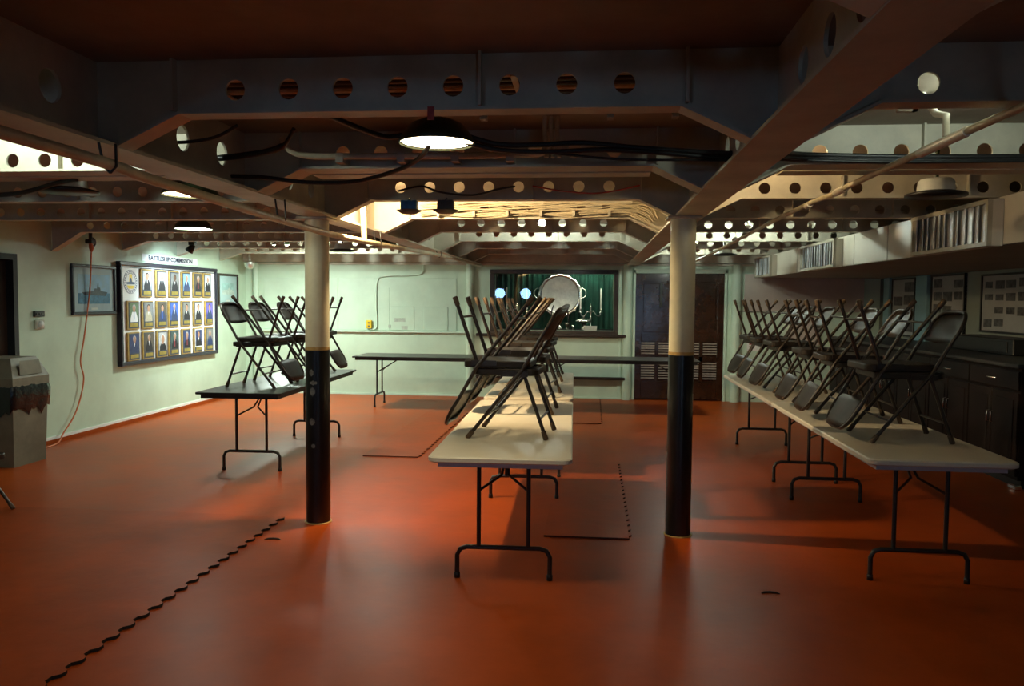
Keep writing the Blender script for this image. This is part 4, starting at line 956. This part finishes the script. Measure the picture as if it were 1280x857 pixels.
for (x, y, e, col, bowl), wh in zip(DECK_LAMPS, where):
    l = empty('deck_lamp', (x, y, DECK))
    MB().lathe([(0.0, 0.0), (0.055, 0.0), (0.055, -0.012), (0.03, -0.018), (0.0, -0.018)], n=20).build('base', 'lamp_white', l)
    MB().lathe([(0.0, -0.019), (0.028, -0.022), (0.040, -0.045), (0.040, -0.065), (0.026, -0.088), (0.0, -0.097)], n=20).build('bulb', glow('bulb_glow', col, e), l)
    if bowl: MB().lathe([(0.0, -0.125), (0.06, -0.122), (0.095, -0.105), (0.105, -0.085), (0.102, -0.085), (0.092, -0.100), (0.058, -0.117), (0.0, -0.120)], n=24).tube([(0.1, 0, -0.09), (0.05, 0, 0.0)], 0.004, 5).tube([(-0.1, 0, -0.09), (-0.05, 0, 0.0)], 0.004, 5).build('bowl', 'lamp_white', l)  # bowl added to keep the bulb's light off the floor
    tag(l, 'bare bulb lamp on the deck ' + wh, 'lamp', 'bare deck lamps')

# ------------------------------------------------------------------ pipes, cables and fittings overhead
pp = empty('overhead_pipe', (-1.75, 2.0, 2.03))
MB().tube(smooth_path([(-1.75, -3.4, 2.06), (-1.75, 2.2, 2.058), (-1.75, 3.1, 2.040), (-1.75, 5.0, 2.005), (-1.745, 6.4, 2.02), (-1.75, 9.6, 2.085), (-1.75, 12.6, 2.10)]), 0.021, 10).build('pipe', 'pipe_paint', pp, (1.75, -2.0, -2.03))
for y, zz in ((2.78, 2.047), (4.4, 2.018), (6.45, 2.02), (9.1, 2.075)):
    MB().tube([(-1.75, y, zz-0.023), (-1.726, y, zz), (-1.74, y+0.02, GIR), ], 0.005, 6).tube([(-1.75, y, zz-0.023), (-1.774, y, zz), (-1.78, y-0.02, GIR)], 0.005, 6).build('hanger', 'cable_black', pp, (1.75, -2.0, -2.03))
MB().tube([(-1.75, 6.05, 2.02), (-1.74, 6.0, 2.12), (-1.735, 5.95, 2.40)], 0.022, 10).build('riser', 'pipe_paint', pp, (1.75, -2.0, -2.03))
tag(pp, 'cream overhead pipe running under the left girder past the scuffed post', 'pipe')
pp = empty('overhead_pipe', (1.36, 3.0, 2.19))
MB().tube(smooth_path([(1.42, -3.4, 2.215), (1.40, 1.5, 2.212), (1.365, 3.05, 2.205), (1.36, 4.6, 2.195), (1.36, 4.75, 2.185), (1.36, 5.3, 2.196), (1.36, 7.0, 2.17), (1.36, 9.4, 2.12), (1.36, 11.2, 2.11)]), 0.015, 10).build('pipe', 'pipe_paint', pp, (-1.36, -3.0, -2.19))
for a, b in ((3.12, 3.55), (4.55, 4.72), (5.25, 5.33), (7.9, 7.98)):
    zz = 2.205 - 0.0065*(a-3.0)
    MB().tube([(1.363, a, zz), (1.362, b, zz-0.004)], 0.020, 10).build('coupling', 'pipe_white', pp, (-1.36, -3.0, -2.19))
MB().tube([(1.36, 3.3, 2.22), (1.36, 3.3, 2.30), (1.36, 3.4, 2.33), (1.36, 3.55, DECK)], 0.014, 8).build('hanger', 'pipe_white', pp, (-1.36, -3.0, -2.19))
tag(pp, 'cream overhead pipe with white couplings running beside the right girder', 'pipe')
def cable(pts, r, lab, m='cable_black', nm='electric_cable', sub=6):
    tag(MB().tube(smooth_path(pts, sub), r, 7).build(nm, m), lab, 'cable')
cable([(-1.06, 3.03, 2.30), (-1.03, 3.20, 2.295), (-0.93, 3.42, 2.28), (-0.86, 3.48, 2.285), (-0.72, 3.52, 2.33)], 0.012, 'short black cable hanging from the beam into the glowing dome lamp')
cable([(-0.66, 3.54, 2.33), (-0.45, 3.62, 2.275), (-0.25, 3.66, 2.275), (-0.05, 3.68, 2.285), (0.2, 3.72, 2.268), (0.60, 3.78, 2.25), (0.8, 3.8, 2.26), (1.1, 4.08, 2.29), (1.8, 4.08, 2.275), (2.5, 4.08, 2.28)], 0.013, 'upper black cable looping from the dome lamp across the right girder')
cable([(-0.66, 3.54, 2.30), (-0.45, 3.62, 2.25), (-0.2, 3.64, 2.24), (0.05, 3.67, 2.252), (0.3, 3.72, 2.245), (0.60, 3.80, 2.232), (0.8, 3.84, 2.25), (1.1, 4.09, 2.275), (1.8, 4.09, 2.262), (2.5, 4.09, 2.262)], 0.012, 'lower black cable looping from the dome lamp across the right girder')
cable([(-0.2, 3.64, 2.235), (0.1, 3.70, 2.215), (0.4, 3.74, 2.215), (0.62, 3.80, 2.222)], 0.006, 'thin black cable sagging below the two thick cables')
cable([(-1.87, 4.0, 2.20), (-1.70, 4.02, 2.195), (-1.45, 4.0, 2.165), (-1.2, 3.98, 2.165), (-0.95, 3.86, 2.20), (-0.80, 3.70, 2.235), (-0.70, 3.54, 2.31)], 0.011, 'black cable sagging from the left girder up to the glowing dome lamp')
cable([(-1.95, 3.42, 2.272), (-1.87, 3.5, 2.274), (-1.72, 3.53, 2.30), (-1.62, 3.56, 2.36)], 0.008, 'thin black cable through a hole of the left girder')
cable([(-1.95, 3.92, 2.265), (-1.865, 3.88, 2.27), (-1.72, 3.84, 2.275), (-1.58, 3.80, 2.285), (-1.48, 3.76, 2.31), (-1.41, 3.70, 2.37)], [0.016]*(4*6)+[0.010]*(6+1), 'thick black cable with a splice through a hole of the left girder')
cable([(-1.31, 5.34, 2.30), (-1.15, 5.33, 2.33), (-1.02, 5.33, 2.29), (-0.80, 5.30, 2.265), (-0.62, 5.30, 2.305), (-0.52, 5.34, 2.325)], 0.007, 'thin black cable linking the blue box and the grey box')
cable([(-0.40, 5.32, 2.325), (-0.18, 5.30, 2.285), (0.05, 5.30, 2.275), (0.3, 5.32, 2.325)], 0.005, 'thin dark red cable sagging in front of the post beam', 'red_tag')
cable([(-4.6, 4.62, 2.17), (-3.9, 4.52, 2.17), (-3.4, 4.46, 2.18), (-3.1, 4.40, 2.23), (-2.95, 4.36, 2.245)], 0.014, 'black cable looping under the unlit lamp by the left wall bay')
# cream conduit pipe along the second beam
y = FY[5]
cable([(-1.60, y-0.13, 2.40), (-1.56, y-0.12, 2.335), (-1.45, y-0.11, 2.306), (-1.2, y-0.11, 2.303), (-0.8, y-0.11, 2.300), (-0.45, y-0.11, 2.302), (-0.28, y-0.11, 2.308), (-0.22, y-0.12, 2.335), (-0.21, y-0.2, 2.40)], 0.017, 'cream conduit along the beam above the glowing dome lamp', 'pipe_paint', 'conduit_pipe')
for cx in (-1.30, -0.98, -0.70, -0.42):
    MB().box(cx-0.02, cx+0.02, y-0.125, y, 2.27, 2.318).build('conduit_clip', 'cream_steel', beams[(5, 'c')]).location = (0, -y, 0)
for k, cx in enumerate((-0.235, -0.205, -0.175)):
    cable([(cx, y-0.30, DECK-0.002), (cx, y-0.30, 2.36), (cx+0.01, y-0.31, 2.29), (cx+0.01, y-0.32, 2.25)], 0.011, 'cream cable drop beside the black cables, %s of three' % nth[k], 'pipe_paint', 'cable_drop')
# small hooks under the first beam
y1 = FY[4]
for cx in (-0.42, 0.06, 0.30): 
    h = MB().box(cx-0.012, cx+0.012, y1+0.20, y1+0.215, 2.255, DECK).box(cx-0.012, cx+0.012, y1+0.16, y1+0.215, 2.255, 2.265).build('ceiling_hook', 'cream_steel', ceiling)
for cx in (1.15, 1.72, 2.25):
    MB().box(cx, cx+0.02, y1+0.20, y1+0.22, 2.27, DECK).box(cx-0.05, cx+0.02, y1+0.20, y1+0.22, 2.27, 2.285).box(cx-0.05, cx-0.03, y1+0.20, y1+0.22, 2.285, 2.32).build('ceiling_hook', 'pipe_white', ceiling)
tag(MB().box(-0.595, -0.57, y1-0.022, y1-0.019, 2.215, 2.262).build('hanging_tag', 'red_tag'), 'small red tag on the beam above the glowing dome lamp', 'tag')
# blue box and grey box
for x, m, nm, lab in ((-1.235, 'blue_box', 'blue_junction_box', 'blue box with round knockouts under the beam between the posts'), (-0.985, 'grey_box', 'grey_junction_box', 'dark grey box under the beam between the posts')):
    b = empty(nm, (x, 5.34, 2.172))
    MB().bbox(-0.055, 0.055, -0.03, 0.03, 0.0, 0.065, 0.006).build('body', m, b)
    MB().lathe([(0.0, -0.03), (0.05, -0.025), (0.085, -0.004), (0.085, 0.0), (0.0, 0.0)], n=20).build('base_dish', 'grey_box', b)
    MB().tube([(0, 0, 0.065), (0, 0.03, 0.08)], 0.008, 6).build('stem', 'grey_box', b)
    if m == 'blue_box':
        for i in range(3):
            for j in range(2): MB().lathe([(0.014, -0.031), (0.011, -0.033), (0.0, -0.033)], (-0.034+0.034*i, 0, 0.018+0.03*j), 12, 'y').build('knockout', m, b)
    tag(b, lab, 'box')
# cable bundle on the beam behind the posts
y = FY[7]
cb = empty('cable_bundle', (-0.6, y-0.05, 2.30))
rb = random.Random(5)
for k in range(12):
    yy = y - 0.045 - 0.014*(k % 3); zz = 2.272 + 0.0095*k
    pts = []
    for q in range(9):
        t = q/8; pts.append((-1.45 + 1.72*t, yy - rb.random()*0.012, zz + rb.uniform(-0.007, 0.007) + 0.012*math.sin(q*1.7+k)))
    pts += [(0.33 + 0.008*k, yy, zz-0.01), (0.42 + 0.006*k, yy+0.005, zz-0.05), (0.46 + 0.006*k, yy+0.01, 2.20+0.004*k)]
    MB().tube(smooth_path(pts, 4), 0.0065, 6).build('cable', 'pipe_paint', cb, (0.6, -(y-0.05), -2.30))
for cx in (-1.3, -1.0, -0.72, -0.44, -0.17, 0.12): MB().box(cx, cx+0.022, y-0.10, y, 2.262, 2.31).build('clamp', 'cream_steel', cb, (0.6, -(y-0.05), -2.30))
tag(cb, 'bundle of cream painted cables clamped along the beam behind the posts', 'cables')
# black cables along the right-hand second beam
for k in range(3):
    cable([(0.8, 4.08-0.012*k, 2.285-0.006*k), (1.4, 4.085, 2.272-0.008*k), (2.2, 4.08, 2.268-0.006*k), (2.55, 4.08, 2.27-0.006*k)], 0.009, 'black cable clipped along the beam over the counter tables, %s of three' % nth[k])
# dark cable run added under the deck to darken the first beam's holes
ct = empty('added_cable_run', (-0.6, 3.2, 2.41))
for k in range(7):
    MB().tube([(-1.84, 3.02+0.062*k, 2.425), (0.61, 3.02+0.062*k, 2.425)], 0.022, 8).build('cable', 'cable_black' if k % 3 else 'pipe_paint', ct, (0.6, -3.2, -2.41))
for cx in (-1.5, -0.9, -0.3, 0.3): MB().box(cx-0.012, cx+0.012, 2.99, 3.43, 2.398, 2.402).build('strap', 'cream_steel', ct, (0.6, -3.2, -2.41))
tag(ct, 'added run of dark cables under the deck, darkening the holes of the beam', 'cables')
